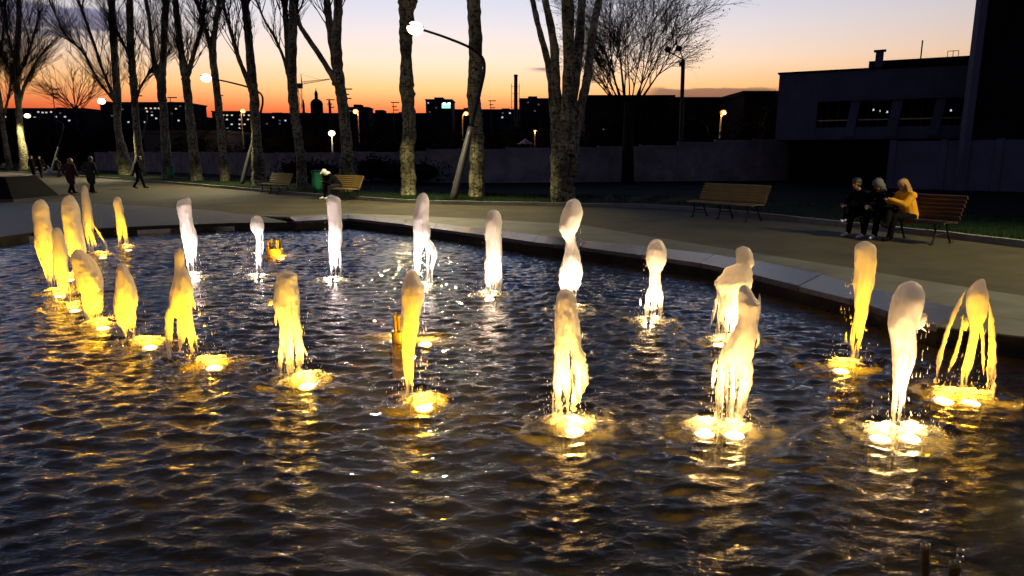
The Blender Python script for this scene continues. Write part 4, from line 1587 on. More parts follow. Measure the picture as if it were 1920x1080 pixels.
block('very long low city block under the church dome', 470, 800, 213, 420, 20, rows(476, 600, (220, 226, 232), 12, .3), [(505, 523, 210), (700, 716, 205), (560, 570, 210), (745, 760, 209)])
block('squat block with roof tower beside the dome, behind an orange lamp', 650, 690, 202, 330, 12, [(657, 208, 'win_dim')], [(660, 674, 195)])
block('tower block with a glowing green lit top floor on the skyline', 798, 847, 188, 260, 14,
      [(803, 193, 'win_cool', 2.5, 2.5), (818, 202, 'win_dim', 2.5, 2.5), (836.5, 198.5, 'win_green', 16, 9), (833, 194, 'win_white', 5, 3), (842, 194, 'win_white', 5, 3), (806, 210, 'win_dim', 2.5, 2.5)],
      [(812, 829, 181)])
block('broad dark city block on the skyline beside the tall chimney', 842, 1110, 206, 400, 20, rows(900, 960, (212, 220), 14, .2), [(868, 880, 201), (940, 956, 202), (1040, 1060, 202)])
block('flat topped apartment block between the chimney and the multi stemmed poplar', 975, 1036, 186, 270, 14, [(990, 192, 'win_dim'), (1010, 196, 'win_dim'), (1003, 208, 'win_dim')], [(991, 1008, 179)])
block('black flat roofed hall under the budding tree', 1098, 1262, 184, 96, 14, [(1132, 243, 'win_warm', 3, 2.5)], [(1102, 1125, 176)], m='dark_wall', name='hall')
block('black low hall left of the right orange lamp', 1262, 1357, 188, 92, 10, [], [(1262, 1300, 185)], m='dark_wall', name='hall')
block('black boxy building against the concrete building on the right', 1396, 1466, 177, 84, 10, [], [(1408, 1420, 173)], m='dark_wall', name='hall')
block('low shed with a pale roof edge behind the fence on the left', 268, 426, 250, 98, 8, [], [], m='roofw', name='shed')

# church with dome
Yc = 330
cb = P(596, 240, Yc)
cb.z = 0


def cz(y):
    return P(596, y, Yc).z


def cw(px):
    return px / 1280 * Yc


ch = thing('domed_church', 'dark silhouette of a domed church with lantern on the skyline', 'church', cb)
MB().box((cb.x, cb.y, cz(214) / 2), (cw(26), cw(24), cz(214))).build('nave', 'city', ch, cb)
MB().lathe([(cw(11), 0), (cw(11), cz(197) - cz(214))], (cb.x, cb.y, cz(214)), 20).build('drum', 'city', ch, cb)
d0 = cz(197)
dm = MB().lathe([(cw(11.4) * math.cos(t), (cz(185) - d0) * math.sin(t)) for t in np.linspace(0, 1.35, 9)], (cb.x, cb.y, d0), 20).build('dome', 'city', ch, cb, True)
MB().lathe([(cw(3.2), 0), (cw(3.0), cz(178) - cz(186)), (cw(3.4), cz(177) - cz(186)), (cw(2.2), cz(172) - cz(186)), (cw(.7), cz(169) - cz(186)), (cw(.4), cz(165) - cz(186))], (cb.x, cb.y, cz(186)), 12).build('lantern', 'city', dm, cb)
for s_ in (-1, 1):
    MB().lathe([(cw(2.2), 0), (cw(2.2), 4), (cw(2.4), 4.3), (cw(1.4), 6), (.1, 7.4)], (cb.x + s_ * cw(24), cb.y, cz(216)), 10).build('side_turret', 'city', ch, cb)
MB().box((cb.x, cb.y - .3, cz(213.5) / 2), (cw(54), cw(8), cz(213.5))).build('aisle', 'city', ch, cb)

# tower crane
Yk = 360
kb = P(566, 240, Yk)
kb.z = 0
cr = thing('tower_crane', 'tower crane with long jib above the church dome', 'crane', kb)


def kz(y):
    return P(566, y, Yk).z


w_ = .8
b = MB()
zt, z0 = kz(158), 0
for sx, sy in ((-1, -1), (1, -1), (1, 1), (-1, 1)):
    b.tube([(kb.x + sx * w_, kb.y + sy * w_, z0), (kb.x + sx * w_, kb.y + sy * w_, zt)], .13, 4)
st_ = 2.4
z = 20.0
s_ = 1
while z < zt - st_:
    b.tube([(kb.x - s_ * w_, kb.y - w_, z), (kb.x + s_ * w_, kb.y - w_, z + st_)], .09, 4)
    z += st_
    s_ = -s_
b.build('mast', 'crane', cr, kb)
MB().box((kb.x + .3, kb.y, kz(161)), (2.2, 2.0, 2.4)).build('cab', 'crane', cr, kb)
j0, j1 = P(566, 158, Yk), P(618, 149, Yk)
b = MB()
b.tube([j0, j1], .14, 4)
j0b, j1b = j0 + Vector((0, 0, 1.2)), j1 + Vector((0, 0, .3))
b.tube([j0b, j1b], .12, 4)
for i in range(10):
    a, c = j0.lerp(j1, i / 10), j0b.lerp(j1b, (i + 1) / 10)
    b.tube([a, c], .08, 4)
    b.tube([c, j0.lerp(j1, (i + 1) / 10)], .08, 4)
b.build('jib', 'crane', cr, kb)
MB().tube([P(566, 158, Yk), P(565, 148, Yk), P(564, 138, Yk)], [.35, .25, .12], 5).build('apex', 'crane', cr, kb)
MB().tube([P(564, 139, Yk), P(605, 151, Yk)], .06, 4).build('stay', 'crane', cr, kb)
MB().tube([P(568, 158, Yk), P(555, 160, Yk)], .25, 5).build('counter_jib', 'crane', cr, kb)

# chimney
Yh = 125
hb = P(967, 262, Yh)
hb.z = 0
chm = thing('chimney', 'slim dark chimney with aerial rods, right of the nearest lamp', 'chimney', hb)
zt = P(967, 140, Yh).z
MB().lathe([(.38, 0), (.34, zt * .6), (.31, zt - .3), (.36, zt - .3), (.36, zt)], hb, 12).build('shaft', 'metal_dark', chm, hb)
for s_ in (-.75, .62):
    MB().tube([hb + Vector((s_, 0, 0)), hb + Vector((s_, 0, zt - 1.5))], .05, 5).build('ladder_rail', 'metal_dark', chm, hb)
for zz in np.linspace(4, zt - 2, 9):
    MB().tube([hb + Vector((-.75, 0, zz)), hb + Vector((.62, 0, zz))], .035, 4).build('ladder_rung', 'metal_dark', chm, hb)

# floodlight masts
for (px, ty, Y, lab) in [(108, 167, 190, 'floodlight mast above the far left apartment block'), (262, 163, 190, 'floodlight mast behind the forked poplar on the left'),
                         (325, 183, 200, 'floodlight mast on the left between two poplar trunks'), (650, 167, 180, 'tall floodlight mast right of the long limbed poplar'),
                         (619, 187, 220, 'short floodlight mast right of the church dome'), (739, 192, 220, 'floodlight mast left of the straight knobbly trunk'),
                         (920, 189, 240, 'floodlight mast right of the single trunk by the nearest lamp'), (412, 179, 210, 'floodlight mast behind the thin poplar by the second lamp')]:
    mb = P(px, 250, Y)
    mb.z = 0
    t = thing('floodlight_mast', lab, 'mast', mb, 0, 'floodlight masts on the skyline')
    zt = P(px, ty, Y).z
    MB().tube([mb, mb + Vector((0, 0, zt))], [.18, .10], 6).build('pole', 'metal_dark', t, mb)
    for i, (dx, dz, w_) in enumerate(((.6, 0, 2.6), (.3, -1.3, 1.5), (.8, -2.3, 1.6))):
        MB().box(mb + Vector((dx, 0, zt + dz)), (w_, .4, .28)).build('floodlight_rack', 'metal_dark', t, mb)


# orange and white street lamps in the distance
def far_lamp(label, px, py, Y, m, r, power, col, hook=0.0):
    p = P(px, py, Y)
    lb = Vector((p.x - hook, Y, 0))
    t = thing('distant_street_lamp', label, 'street lamp', lb, 0, 'distant street lamps beyond the fence')
    pts = [lb, lb + Vector((0, 0, p.z - .5)), Vector((p.x - hook * .6, Y, p.z + .12)), Vector((p.x, Y, p.z + .12))]
    MB().tube(pts, [.10, .07, .06, .05], 6).build('post', 'steel' if m == 'lamp_orange' else 'metal_dark', t, lb)
    MB().lathe([(.05, .22), (.26, .12), (.30, .04), (.28, .02)], p, 10).build('lamp_cap', 'iron', t, lb)
    MB().ball(p, (r, r, r * .8), 10, 6).build('lens', m, t, lb, True)
    if power:
        light('POINT', 'lamp_light', t, p - lb + Vector((0, -r - .15, -.1)), power, col, .2)


OR = (1, .42, .06)
far_lamp('orange street lamp behind the second leaning post', 456, 208, 95, 'lamp_orange', .36, 70, OR, .3)
far_lamp('orange street lamp right of the long limbed poplar', 667, 209, 95, 'lamp_orange', .40, 70, OR, -.3)
far_lamp('hooked orange street lamp behind the nearest leaning post', 874, 213, 95, 'lamp_orange', .36, 70, OR, .5)
far_lamp('orange street lamp left of the concrete building on the right', 1356, 211, 72, 'lamp_orange', .33, 45, OR, .2)
far_lamp('white floodlight glowing low behind the long limbed poplar', 622, 250, 84, 'lamp_far', .42, 300, (1, .9, .6))
far_lamp('small orange light low beside the pinkish tent roof', 1003, 245, 90, 'lamp_orange', .17, 20, OR)
far_lamp('small dim lamp below the budding tree', 1266, 239, 88, 'lamp_orange', .17, 20, OR)
far_lamp('small dim lamp just left of the concrete building', 1430, 241, 82, 'lamp_orange', .12, 10, OR)
tb = P(985, 272, 80)
tb.z = 0
tn = thing('tent', 'small pinkish pointed tent roof behind the fence below the chimney', 'tent', tb)
zz = P(985, 270, 80).z
MB().lathe([(1.0, 0), (.45, .28), (.08, .55), (.02, .62)], (tb.x, tb.y, zz), 8).build('canopy', 'tent', tn, tb)
for a in (.8, 2.4, 3.9, 5.5):
    MB().tube([(tb.x + .85 * math.cos(a), tb.y + .85 * math.sin(a), 0), (tb.x + .85 * math.cos(a), tb.y + .85 * math.sin(a), zz)], .04, 5).build('pole', 'steel', tn, tb)

# unlit twin headed lamp
Yt = 54
ub = P(1281, 190, Yt)
ub.z = 0
tw = thing('twin_lamp', 'unlit twin headed lamp post in front of the budding tree', 'street lamp', ub)
pt = P(1281, 112, Yt)
MB().tube([ub, Vector((pt.x, Yt, pt.z))], [.17, .15], 8).build('post', 'metal_dark', tw, ub)
MB().box((pt.x - .16, Yt, pt.z - .3), (.22, .3, .3)).build('junction_box', 'metal_dark', tw, ub)
for hx, hy in ((1252, 93), (1273, 91)):
    hp = P(hx, hy, Yt)
    MB().tube([pt, Vector((hp.x + .1, Yt, hp.z - .15)), hp], [.05, .04, .04], 6).build('arm', 'metal_dark', tw, ub)
    MB().ball(hp, (.26, .3, .22), 10, 7).build('lamp_head', 'metal_dark', tw, ub, True)

# ------------------------------------------------------------------ concrete building on the right


def pane_mat():
    m = bpy.data.materials.new('window_pane')
    m.use_nodes = True
    n, l = m.node_tree.nodes, m.node_tree.links
    n.remove(n['Principled BSDF'])
    tr, gl, mx = n.new('ShaderNodeBsdfTransparent'), n.new('ShaderNodeBsdfGlossy'), n.new('ShaderNodeMixShader')
    tr.inputs[0].default_value = (.75, .78, .8, 1)
    gl.inputs['Roughness'].default_value = .05
    mx.inputs[0].default_value = .008
    l.new(tr.outputs[0], mx.inputs[1])
    l.new(gl.outputs[0], mx.inputs[2])
    l.new(mx.outputs[0], n['Material Output'].inputs[0])
    return m


M['pane'] = pane_mat()
A_ = Vector((P(1453, 262, 46).x, 46, 0))
YB = 41.0
B_ = Vector((P(1812, 262, YB).x, YB, 0))
ab = (B_ - A_)
LB = ab.length
ab.normalize()
inn = Vector((-ab.y, ab.x, 0))       # into the building
rzb = math.atan2(ab.y, ab.x)
cb_ = thing('concrete_building', 'dark bluish concrete building with a row of deep windows on the right', 'building', A_)


def u_at(px):
    # where the facade line is crossed by the picture column px
    k = (px - CX) / F
    # column direction in plan is (k, CP + SP*u) - take the level of the windows
    k2 = k / (CP + SP * (CY - 215) / F)
    return (k2 * A_.y - A_.x) / (ab.x - k2 * ab.y)


def ub_(nm, u0, u1, z0, z1, d0, d1, m='plaster', parent=None):
    c = A_ + ab * ((u0 + u1) / 2) + inn * ((d0 + d1) / 2)
    return MB().box((c.x, c.y, (z0 + z1) / 2), (u1 - u0, d1 - d0, z1 - z0), rzb).build(nm, m, parent or cb_, A_)


ZB, ZW0, ZW1 = 2.8, 3.55, 5.15
ZT = P(1458, 139, 46).z
ops = [(1531, 1591), (1608, 1668), (1688, 1750), (1768, 1806)]
us = [(u_at(a), u_at(c)) for a, c in ops]
ub_('wall', 0, us[0][0], ZB, ZT, 0, 9)
ub_('parapet', us[0][0], LB, ZW1, ZT, 0, 9)
ub_('sill_wall', us[0][0], LB, ZB, ZW0, .06, 9)
for i in range(len(us)):
    e = us[i + 1][0] if i + 1 < len(us) else LB
    if e - us[i][1] > .05:
        c0, c1 = us[i][1], e
        f0, f1 = A_ + ab * c0, A_ + ab * c1
        # slanting pier
        pr = MB()
        lo_, hi_ = -.12, .10
        q = [f0 + inn * lo_ - ab * .15, f1 + inn * lo_ - ab * .15, f1 + inn * .9 - ab * .15, f0 + inn * .9 - ab * .15]
        q2 = [f0 + inn * hi_ + ab * .1, f1 + inn * hi_ + ab * .1, f1 + inn * .9 + ab * .1, f0 + inn * .9 + ab * .1]
        pr.add([(p.x, p.y, ZW0 - .6) for p in q] + [(p.x, p.y, ZW1 + .003) for p in q2], [(3, 2, 1, 0), (4, 5, 6, 7), (0, 1, 5, 4), (1, 2, 6, 5), (2, 3, 7, 6), (3, 0, 4, 7)])
        pr.build('pier', 'plaster', cb_, A_)
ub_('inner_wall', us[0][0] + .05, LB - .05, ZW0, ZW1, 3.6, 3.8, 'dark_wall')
for (a, c) in us:
    w = ub_('window', a + .04, c - .04, ZW0 + .05, ZW1 - .05, .62, .64, 'pane')
    for t in (.33, .66):
        x = a + (c - a) * t
        ub_('mullion', x - .03, x + .03, ZW0, ZW1, .56, .61, 'metal_dark', w)
    ub_('transom', a + .02, c - .02, ZW0 + .42, ZW0 + .49, .55, .605, 'steel', w)
for px, py in ((1636, 205), (1648, 207), (1663, 209), (1786, 206)):
    u = u_at(px)
    c = A_ + ab * u + inn * 1.6
    z = P(px, py, c.y).z
    lp_ = MB().lathe([(.06, 0), (.04, .08), (.012, .12)], (c.x, c.y, z - .08), 10).build('pendant_light', 'pendant', cb_, A_)
for u in np.linspace(us[0][0] - .9, LB - 2, 5):
    ub_('joint_cover', u, u + .05, ZW1 + .02, ZT - .04, -.025, -.003, 'plaster')
ub_('roof_edge', -.1, LB, ZT, ZT + .09, -.10, 9.1, 'dark_wall')
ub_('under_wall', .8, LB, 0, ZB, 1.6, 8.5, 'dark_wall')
zt2 = ZT + .62
ub_('roof_tier', u_at(1619), LB + 2, ZT + .09, zt2, 1.2, 8, 'dark_wall')
uv = u_at(1638)
ub_('roof_vent', uv - .22, uv + .22, ZT + .09, zt2 + .55, 1.0, 1.5, 'plaster')
ub_('vent_cap', uv - .34, uv + .34, zt2 + .55, zt2 + .62, .9, 1.6, 'metal_dark')
up_ = A_ + ab * u_at(1717) + inn * 2
MB().tube([(up_.x, up_.y, zt2), (up_.x, up_.y, zt2 + 1.15)], .045, 6).build('aerial', 'metal_dark', cb_, A_)
ur = u_at(1768)
for du in (0, .28, .56):
    p = A_ + ab * (ur + du) + inn * 2
    MB().tube([(p.x, p.y, zt2), (p.x, p.y, zt2 + .42)], .02, 5).build('roof_rail_post', 'metal_dark', cb_, A_)
p, q = A_ + ab * ur + inn * 2, A_ + ab * (ur + .56) + inn * 2
MB().tube([(p.x, p.y, zt2 + .42), (q.x, q.y, zt2 + .42)], .02, 5).build('roof_rail', 'metal_dark', cb_, A_)

# tall tower cut by the right edge
Tx, Ty = P(1801, 262, 36).x, 36
twb = Vector((Tx, Ty, 0))
tt = thing('tower', 'black windowless tower block filling the upper right corner', 'building', twb)
MB().prism([(Tx + .2, Ty), (Tx + 14, Ty - 3), (Tx + 24, Ty + 12), (Tx + 10.2, Ty + 14)], 0, 22).build('wall', 'dark_wall', tt, twb)
MB().box((Tx + .18, Ty - .1, 11.0), (.36, .4, 22.1)).build('corner_pilaster', 'plaster', tt, twb)
# low boundary wall on the right
wb0, wb1 = P(1670, 300, 38.5), P(2250, 300, 30.0)
wb = Vector((wb0.x, wb0.y, 0))
bwall = thing('boundary_wall', 'low dark blue rendered wall below the concrete building and tower', 'wall', wb)
d_ = Vector((wb1.x - wb0.x, wb1.y - wb0.y, 0))
nb = 5
for i in range(nb):
    a, c = wb + d_ * (i / nb), wb + d_ * ((i + 1) / nb)
    m_ = (a + c) / 2
    MB().box((m_.x, m_.y, 1.28), ((c - a).length - .03, .22, 2.56), math.atan2(d_.y, d_.x)).build('wall_panel', 'plaster', bwall, wb)
    MB().box((a.x, a.y - .12, 1.3), (.34, .16, 2.66), math.atan2(d_.y, d_.x)).build('wall_pier', 'plaster', bwall, wb)

# ------------------------------------------------------------------ people


def caps_mesh(caps, voxel):
    """union of tapered capsules as one continuous surface"""
    b = MB()
    for (p, q, r1, r2) in caps:
        p, q = Vector(p), Vector(q)
        d = q - p
        if d.length < 1e-5:
            b.ball(p, r1, 12, 8)
            continue
        dn = d.normalized()
        pts, rad = [], []
        for t in (-.98, -.8, -.45, 0):
            pts.append(p + dn * (r1 * t))
            rad.append(r1 * math.sqrt(max(.002, 1 - t * t)))
        for t in (.33, .66):
            pts.append(p.lerp(q, t))
            rad.append(r1 + (r2 - r1) * t)
        for t in (0, .45, .8, .98):
            pts.append(q + dn * (r2 * t))
            rad.append(r2 * math.sqrt(max(.002, 1 - t * t)))
        b.tube(pts, rad, 12)
    me = b.mesh('tmp', 'skin')
    o = bpy.data.objects.new('tmp', me)
    S.collection.objects.link(o)
    md = o.modifiers.new('r', 'REMESH')
    md.mode = 'VOXEL'
    md.voxel_size = voxel
    sm = o.modifiers.new('s', 'SMOOTH')
    sm.factor = .5
    sm.iterations = 3
    dg = bpy.context.evaluated_depsgraph_get()
    out = bpy.data.meshes.new_from_object(o.evaluated_get(dg))
    bpy.data.objects.remove(o)
    bpy.data.meshes.remove(me)
    out.polygons.foreach_set('use_smooth', [True] * len(out.polygons))
    return out


def ell(caps, c, r, k=3):
    """an ellipsoid given as a bundle of balls (rx, ry, rz)"""
    m_ = min(r)
    c = Vector(c)
    for ax in range(3):
        e = max(0, r[ax] - m_)
        if e > 1e-4:
            v = Vector((0, 0, 0))
            v[ax] = e
            caps.append((c - v, c + v, m_, m_))
    caps.append((c, c, m_, m_))


def part(nm, caps, voxel, m, root):
    me = caps_mesh(caps, voxel)
    me.materials.clear()
    me.materials.append(M[m])
    o = bpy.data.objects.new(nm, me)
    me.name = nm
    S.collection.objects.link(o)
    o.parent = root
    return o


def hand(caps, wrist, fwd, side, up, s=1.0, curl=.5):
    """palm and five unequal bent fingers"""
    fwd, side, up = Vector(fwd).normalized(), Vector(side).normalized(), Vector(up).normalized()
    w = Vector(wrist)
    pc = w + fwd * .05 * s
    caps.append((w, pc + side * .018 * s, .024 * s, .024 * s))
    caps.append((w, pc - side * .018 * s, .024 * s, .022 * s))
    for i, ln in enumerate((.068, .076, .070, .055)):
        k = w + fwd * .088 * s + side * (.030 - .020 * i) * s
        a = k + (fwd * math.cos(curl) - up * math.sin(curl)) * ln * .5 * s
        e = a + (fwd * math.cos(curl * 2.2) - up * math.sin(curl * 2.2)) * ln * .5 * s
        caps.append((k, a, .0095 * s, .009 * s))
        caps.append((a, e, .009 * s, .008 * s))
    t0 = w + fwd * .03 * s + side * .03 * s
    t1 = t0 + (fwd * .6 + side * .6 - up * .3).normalized() * .035 * s
    caps.append((t0, t1, .012 * s, .010 * s))
    caps.append((t1, t1 + (fwd * .9 - up * .4).normalized() * .03 * s, .010 * s, .008 * s))


def person(label, loc, rz, pose, cfg, vox=.016, group=None):
    """pose: joint positions in the person's own frame (+Y is forward, +X the right hand side)"""
    root = thing('person', label, 'person', loc, rz, group)
    root.scale = (cfg.get('k', 1),) * 3
    J_ = {k: Vector(v) for k, v in pose.items()}
    hd, nk, ch_, pv = J_['head'], J_['neck'], J_['chest'], J_['pelvis']
    look = Vector(cfg.get('look', (0, 1, 0))).normalized()
    rt = look.cross(Vector((0, 0, 1))).normalized()
    upv = rt.cross(look)
    body = []
    # head: skull, jaw, nose, ears
    body += [(hd + upv * .03 - look * .015, hd + upv * .03 + look * .01, .090, .088), (hd + upv * .0 + look * .03, hd - upv * .065 + look * .048, .068, .048),
             (hd + look * .095 + upv * .005, hd + look * .112 - upv * .022, .011, .015)]
    for s in (-1, 1):
        body.append((hd + rt * s * .088 + upv * .01, hd + rt * s * .09 - upv * .03, .016, .012))
    body.append((nk, hd - upv * .05 - look * .01, .052, .055))
    body.append((ch_, nk, .12, .06))
    body.append((pv, ch_, .125, .13))
    for s, n in ((-1, 'l'), (1, 'r')):
        sh, el, wr3 = J_['sh_' + n], J_['el_' + n], J_['wr_' + n]
        hp, kn, an = J_['hip_' + n], J_['kn_' + n], J_['an_' + n]
        body += [(ch_, sh, .09, .055), (sh, el, .048, .038), (el, wr3, .038, .026), (pv, hp, .11, .085), (hp, kn, .08, .055), (kn, an, .052, .036)]
        f_ = (wr3 - el).normalized()
        toe = J_['toe_' + n]
        body.append((an, toe, .035, .028))
        sd = Vector((-s, 0, 0)) + look * .2
        sd = (sd - f_ * sd.dot(f_)).normalized()
        hand(body, wr3 + f_ * .02, f_, sd, sd.cross(f_) * (1 if s < 0 else -1), 1.0, .55)
    part('body', body, max(.010, vox * .75), 'skin', root)
    # clothing
    jk = cfg.get('thick', .03)
    c = [(ch_, pv + (pv - ch_) * cfg.get('coat', .0), .145 + jk * .5, .15 + jk * .7), (ch_, nk - (nk - ch_) * .15, .14 + jk * .4, .075 + jk * .3)]
    c.append((J_['sh_l'], J_['sh_r'], .075 + jk * .5, .075 + jk * .5))
    if cfg.get('skirt'):
        for n in 'lr':
            c.append((J_['hip_' + n], J_['hip_' + n].lerp(J_['kn_' + n], cfg['skirt']), .125 + jk * .5, .13 + jk * .6))
    for n in 'lr':
        sh, el, wr3 = J_['sh_' + n], J_['el_' + n], J_['wr_' + n]
        c += [(sh, el, .06 + jk * .6, .052 + jk * .5), (el, wr3, .05 + jk * .5, .04 + jk * .35)]
    part('jacket', c, vox, cfg['jacket'], root)
    c = [(pv, pv, .13, .13)]
    for n in 'lr':
        hp, kn, an = J_['hip_' + n], J_['kn_' + n], J_['an_' + n]
        c += [(pv, hp, .13, .112), (hp, kn, .108, .082), (kn, an.lerp(kn, .04), .08, .062)]
    part('trousers', c, vox, cfg['trousers'], root)
    for n in 'lr':
        an, toe = J_['an_' + n], J_['toe_' + n]
        d = toe - an
        part('shoe', [(an - d * .18 + Vector((0, 0, -.012)), toe, .046, .036), (an - d * .1 + Vector((0, 0, .03)), an + d * .3, .042, .04), (an + Vector((0, 0, .04)), an, .044, .044)], .012, cfg['shoes'], root)
    h = []
    if cfg.get('hood'):
        h += [(hd + upv * .045 - look * .03, hd + upv * .04 - look * .0, .112, .112), (hd - upv * .05 - look * .05, nk - look * .05, .10, .10)]
        if cfg.get('brim'):
            h += [(hd + upv * .08 + look * .06, hd + upv * .06 + look * .17, .04, .025)]
        part('hood' if not cfg.get('cap') else 'cap', h, vox * .8, cfg['hair'], root)
    else:
        h = [(hd + upv * .055 - look * .03, hd + upv * .06 + look * .012, .098, .088), (hd + upv * .0 - look * .055, hd - upv * .03 - look * .055, .085, .07)]
        for s in (-1, 1):
            h.append((hd + rt * s * .06 + upv * .05 - look * .01, hd + rt * s * .075 - upv * .03 - look * .03, .045, .03))
        if cfg.get('long'):
            for s in (-1, 0, 1):
                h.append((hd - look * .055 + rt * s * .05, hd - look * .075 + rt * s * .06 - upv * cfg['long'], .062, .045))
                h.append((hd + rt * s * .08 - look * .02, hd + rt * s * .10 - look * .0 - upv * cfg['long'] * .8, .035, .025))
        part('hair', h, vox * .8, cfg['hair'], root)
    if cfg.get('face'):
        for s in (-1, 1):
            e = hd + look * .092 + rt * s * .033 + upv * .018
            MB().ball(e, .011, 8, 6).build('eye', 'eye', root, smooth=True)
        m_ = hd + look * .099 - upv * .048
        MB().tube([m_ - rt * .022, m_ + look * .004, m_ + rt * .022], .0055, 6).build('mouth', 'cloth_burgundy', root, smooth=True)
    return root


def walk(h, st=.26, lean=.04, arm=.14):
    k = h / 1.72
    z = lambda v: v * k
    return dict(head=(0, .05 + lean * 2, z(1.60)), neck=(0, .02 + lean, z(1.45)), chest=(0, lean, z(1.25)), pelvis=(0, 0, z(.94)),
                sh_l=(-.19, lean, z(1.40)), sh_r=(.19, lean, z(1.40)), el_l=(-.25, -arm * .8, z(1.13)), el_r=(.25, arm * .5, z(1.13)), wr_l=(-.24, arm * .3, z(.90)), wr_r=(.23, arm * 1.3, z(.92)),
                hip_l=(-.09, 0, z(.92)), hip_r=(.09, 0, z(.92)), kn_l=(-.10, st * .62, z(.51)), kn_r=(.10, -st * .2, z(.49)), an_l=(-.10, st, z(.085)), an_r=(.10, -st * 1.05, z(.12)),
                toe_l=(-.11, st + .17, z(.055)), toe_r=(.11, -st * 1.05 + .15, z(.04)))


def sit(lean=.1, cross=False, hx=0.0, arms='lap', open_=.10):
    d = dict(head=(hx, .02 + lean * 1.3, 1.24), neck=(hx * .5, -.02 + lean, 1.08), chest=(hx * .3, -.06 + lean * .6, .86), pelvis=(0, -.08, .56),
             sh_l=(-.19, -.03 + lean * .85, 1.02), sh_r=(.19, -.03 + lean * .85, 1.02), el_l=(-.25, .10 + lean, .78), el_r=(.25, .10 + lean, .78), wr_l=(-.08, .30 + lean, .74), wr_r=(.08, .32 + lean, .76),
             hip_l=(-.10, -.06, .55), hip_r=(.10, -.06, .55), kn_l=(-open_ - .03, .40, .54), kn_r=(open_ + .03, .40, .54), an_l=(-open_ - .02, .44, .09), an_r=(open_ + .02, .50, .09),
             toe_l=(-open_ - .04, .61, .045), toe_r=(open_ + .04, .67, .045))
    if cross:
        d.update(kn_r=(-.02, .44, .66), an_r=(-.20, .62, .36), toe_r=(-.26, .77, .40))
    if arms == 'phone':
        d.update(el_l=(-.22, .14 + lean, .82), el_r=(.22, .14 + lean, .82), wr_l=(-.05, .34 + lean, .92), wr_r=(.06, .34 + lean, .92))
    return d


rzB = face(BF.x, BF.y)
# the person's +X in the bench frame: bench left end in the picture lies at +s along (cos, sin)
bx_, by_ = math.cos(rzB), math.sin(rzB)


def seat_at(s, fwd=.0):
    return (BX + bx_ * s + BF.x * fwd, BY + by_ * s + BF.y * fwd, .0)


# orientation: +X of the bench points towards which side of the picture
sgn = -1 if (BX + bx_) / (BY + by_) > BX / BY else 1
PG = 'people on the dark red bench'
person('person in dark jacket with brown hair sitting cross legged, leftmost on the right bench', seat_at(sgn * .80), rzB - .25 * sgn, sit(.16, True),
       dict(jacket='cloth_black', trousers='cloth_black', shoes='white_cloth', hair='hair_dark', look=(-.1, .9, -.12), face=True, k=.92), .014, PG)
person('person in black with a grey hood bending forward between two seated companions', seat_at(sgn * .30), rzB, sit(.22, False),
       dict(jacket='cloth_black', trousers='cloth_black', shoes='white_cloth', hair='cloth_grey', hood=True, look=(.15, .8, -.55), face=True, k=.92), .014, PG)
g_p = sit(.10, True, 0, 'phone')
person('woman in a bright yellow jacket with long blond hair looking down at her hands', seat_at(sgn * -.20), rzB + .35 * sgn * -1, g_p,
       dict(jacket='cloth_yellow', trousers='cloth_black', shoes='cloth_black', hair='hair_blond', long=.24, look=(.05, .85, -.42), face=True, k=.92, thick=.06), .014, PG)
# phone in her hands
pl_ = Matrix.Rotation(rzB - .35 * sgn, 4, 'Z') @ Vector((.0, .55, 1.0)) * .92 + Vector(seat_at(sgn * -.20))
ph = MB().box((0, 0, 0), (.075, .009, .15)).build('phone', 'eye', None)
ph.location = pl_
ph.rotation_euler = (-.6, 0, rzB - .35 * sgn)
tag(ph, 'dark phone held by the woman in the yellow jacket', 'phone')

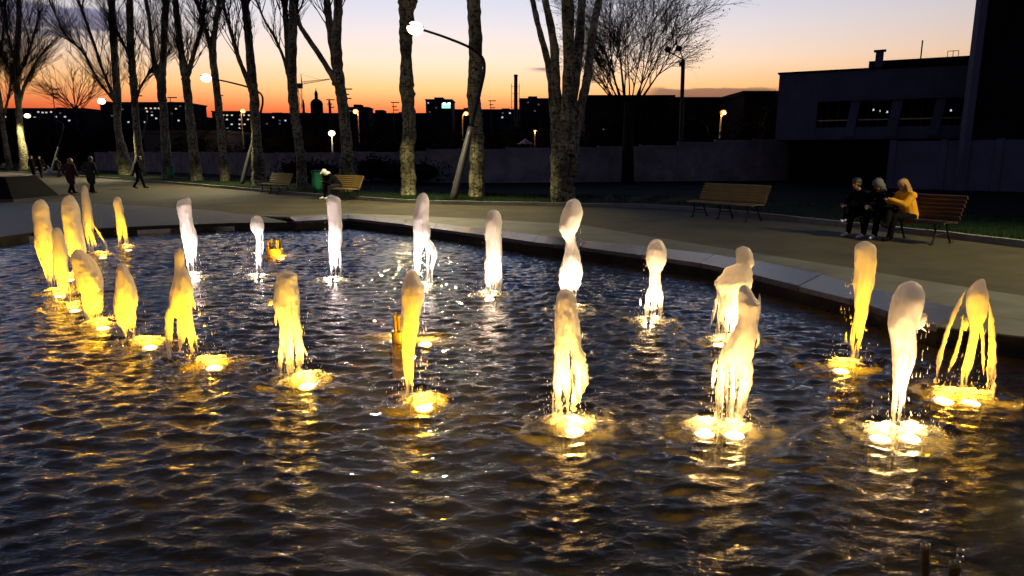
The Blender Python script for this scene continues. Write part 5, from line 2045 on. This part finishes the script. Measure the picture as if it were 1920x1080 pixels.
# hunched person on the middle bench
f2 = Vector((-.72, -.69, 0)).normalized()
rz2 = face(f2.x, f2.y)
c2_ = Vector((-7.05, 28.3, 0))
ax2 = Vector((math.cos(rz2), math.sin(rz2), 0))
s2 = -1 if (c2_.x + ax2.x) / (c2_.y + ax2.y) > c2_.x / c2_.y else 1
hp_ = sit(.36, False)
hp_.update(head=(0, .50, 1.08), neck=(0, .36, 1.02), chest=(0, .16, .84), el_l=(-.2, .40, .66), el_r=(.2, .40, .66), wr_l=(-.06, .58, .72), wr_r=(.06, .58, .72), sh_l=(-.19, .30, .96), sh_r=(.19, .30, .96))
person('person in dark jacket and white cap hunched forward on the middle bench', c2_ + ax2 * (s2 * .35), rz2, hp_,
       dict(jacket='cloth_black', trousers='cloth_navy', shoes='white_cloth', hair='white_cloth', hood=True, cap=True, brim=True, look=(0, .85, -.5), thick=.045), .018)
# walkers
WGp = 'people walking on the path'
q = G(140, 364)
person('woman with blond hair in a long burgundy coat walking beside a man', (q.x - .12, q.y, .004), face(.25, 1), walk(1.62, .22),
       dict(jacket='cloth_burgundy', trousers='cloth_black', shoes='cloth_black', hair='hair_blond', long=.08, coat=.55, skirt=.75), .02, WGp)
person('person with grey hair in a long olive coat walking beside the burgundy coat', (q.x + .62, q.y + .35, .004), face(.2, 1), walk(1.72, .2),
       dict(jacket='cloth_olive', trousers='cloth_black', shoes='cloth_black', hair='hair_grey', coat=.5, skirt=.8), .02, WGp)
q = G(262, 354)
person('lone person all in black walking in front of the third lamp post', (q.x, q.y, .004), face(1, .5), walk(1.74, .25),
       dict(jacket='cloth_black', trousers='cloth_black', shoes='cloth_black', hair='hair_dark', coat=.15), .022, WGp)
q = G(76, 334)
person('dark figure at the left, nearer one of the pair by the green bin', (q.x - .5, q.y, .004), face(.3, -1), walk(1.80, .2),
       dict(jacket='cloth_black', trousers='cloth_black', shoes='cloth_black', hair='hair_dark', coat=.2), .026, WGp)
person('dark figure at the left walking close beside a taller one near the white bag', (q.x + .35, q.y - .3, .004), face(.2, -1), walk(1.76, .22),
       dict(jacket='cloth_black', trousers='cloth_navy', shoes='cloth_black', hair='hair_dark', coat=.2), .026, WGp)
q = G(112, 333)
person('single dark figure standing between the white bag and the walking couple', (q.x, q.y, .004), face(-.6, -1), walk(1.66, .12),
       dict(jacket='cloth_navy', trousers='cloth_black', shoes='cloth_black', hair='hair_dark', coat=.2), .026, WGp)
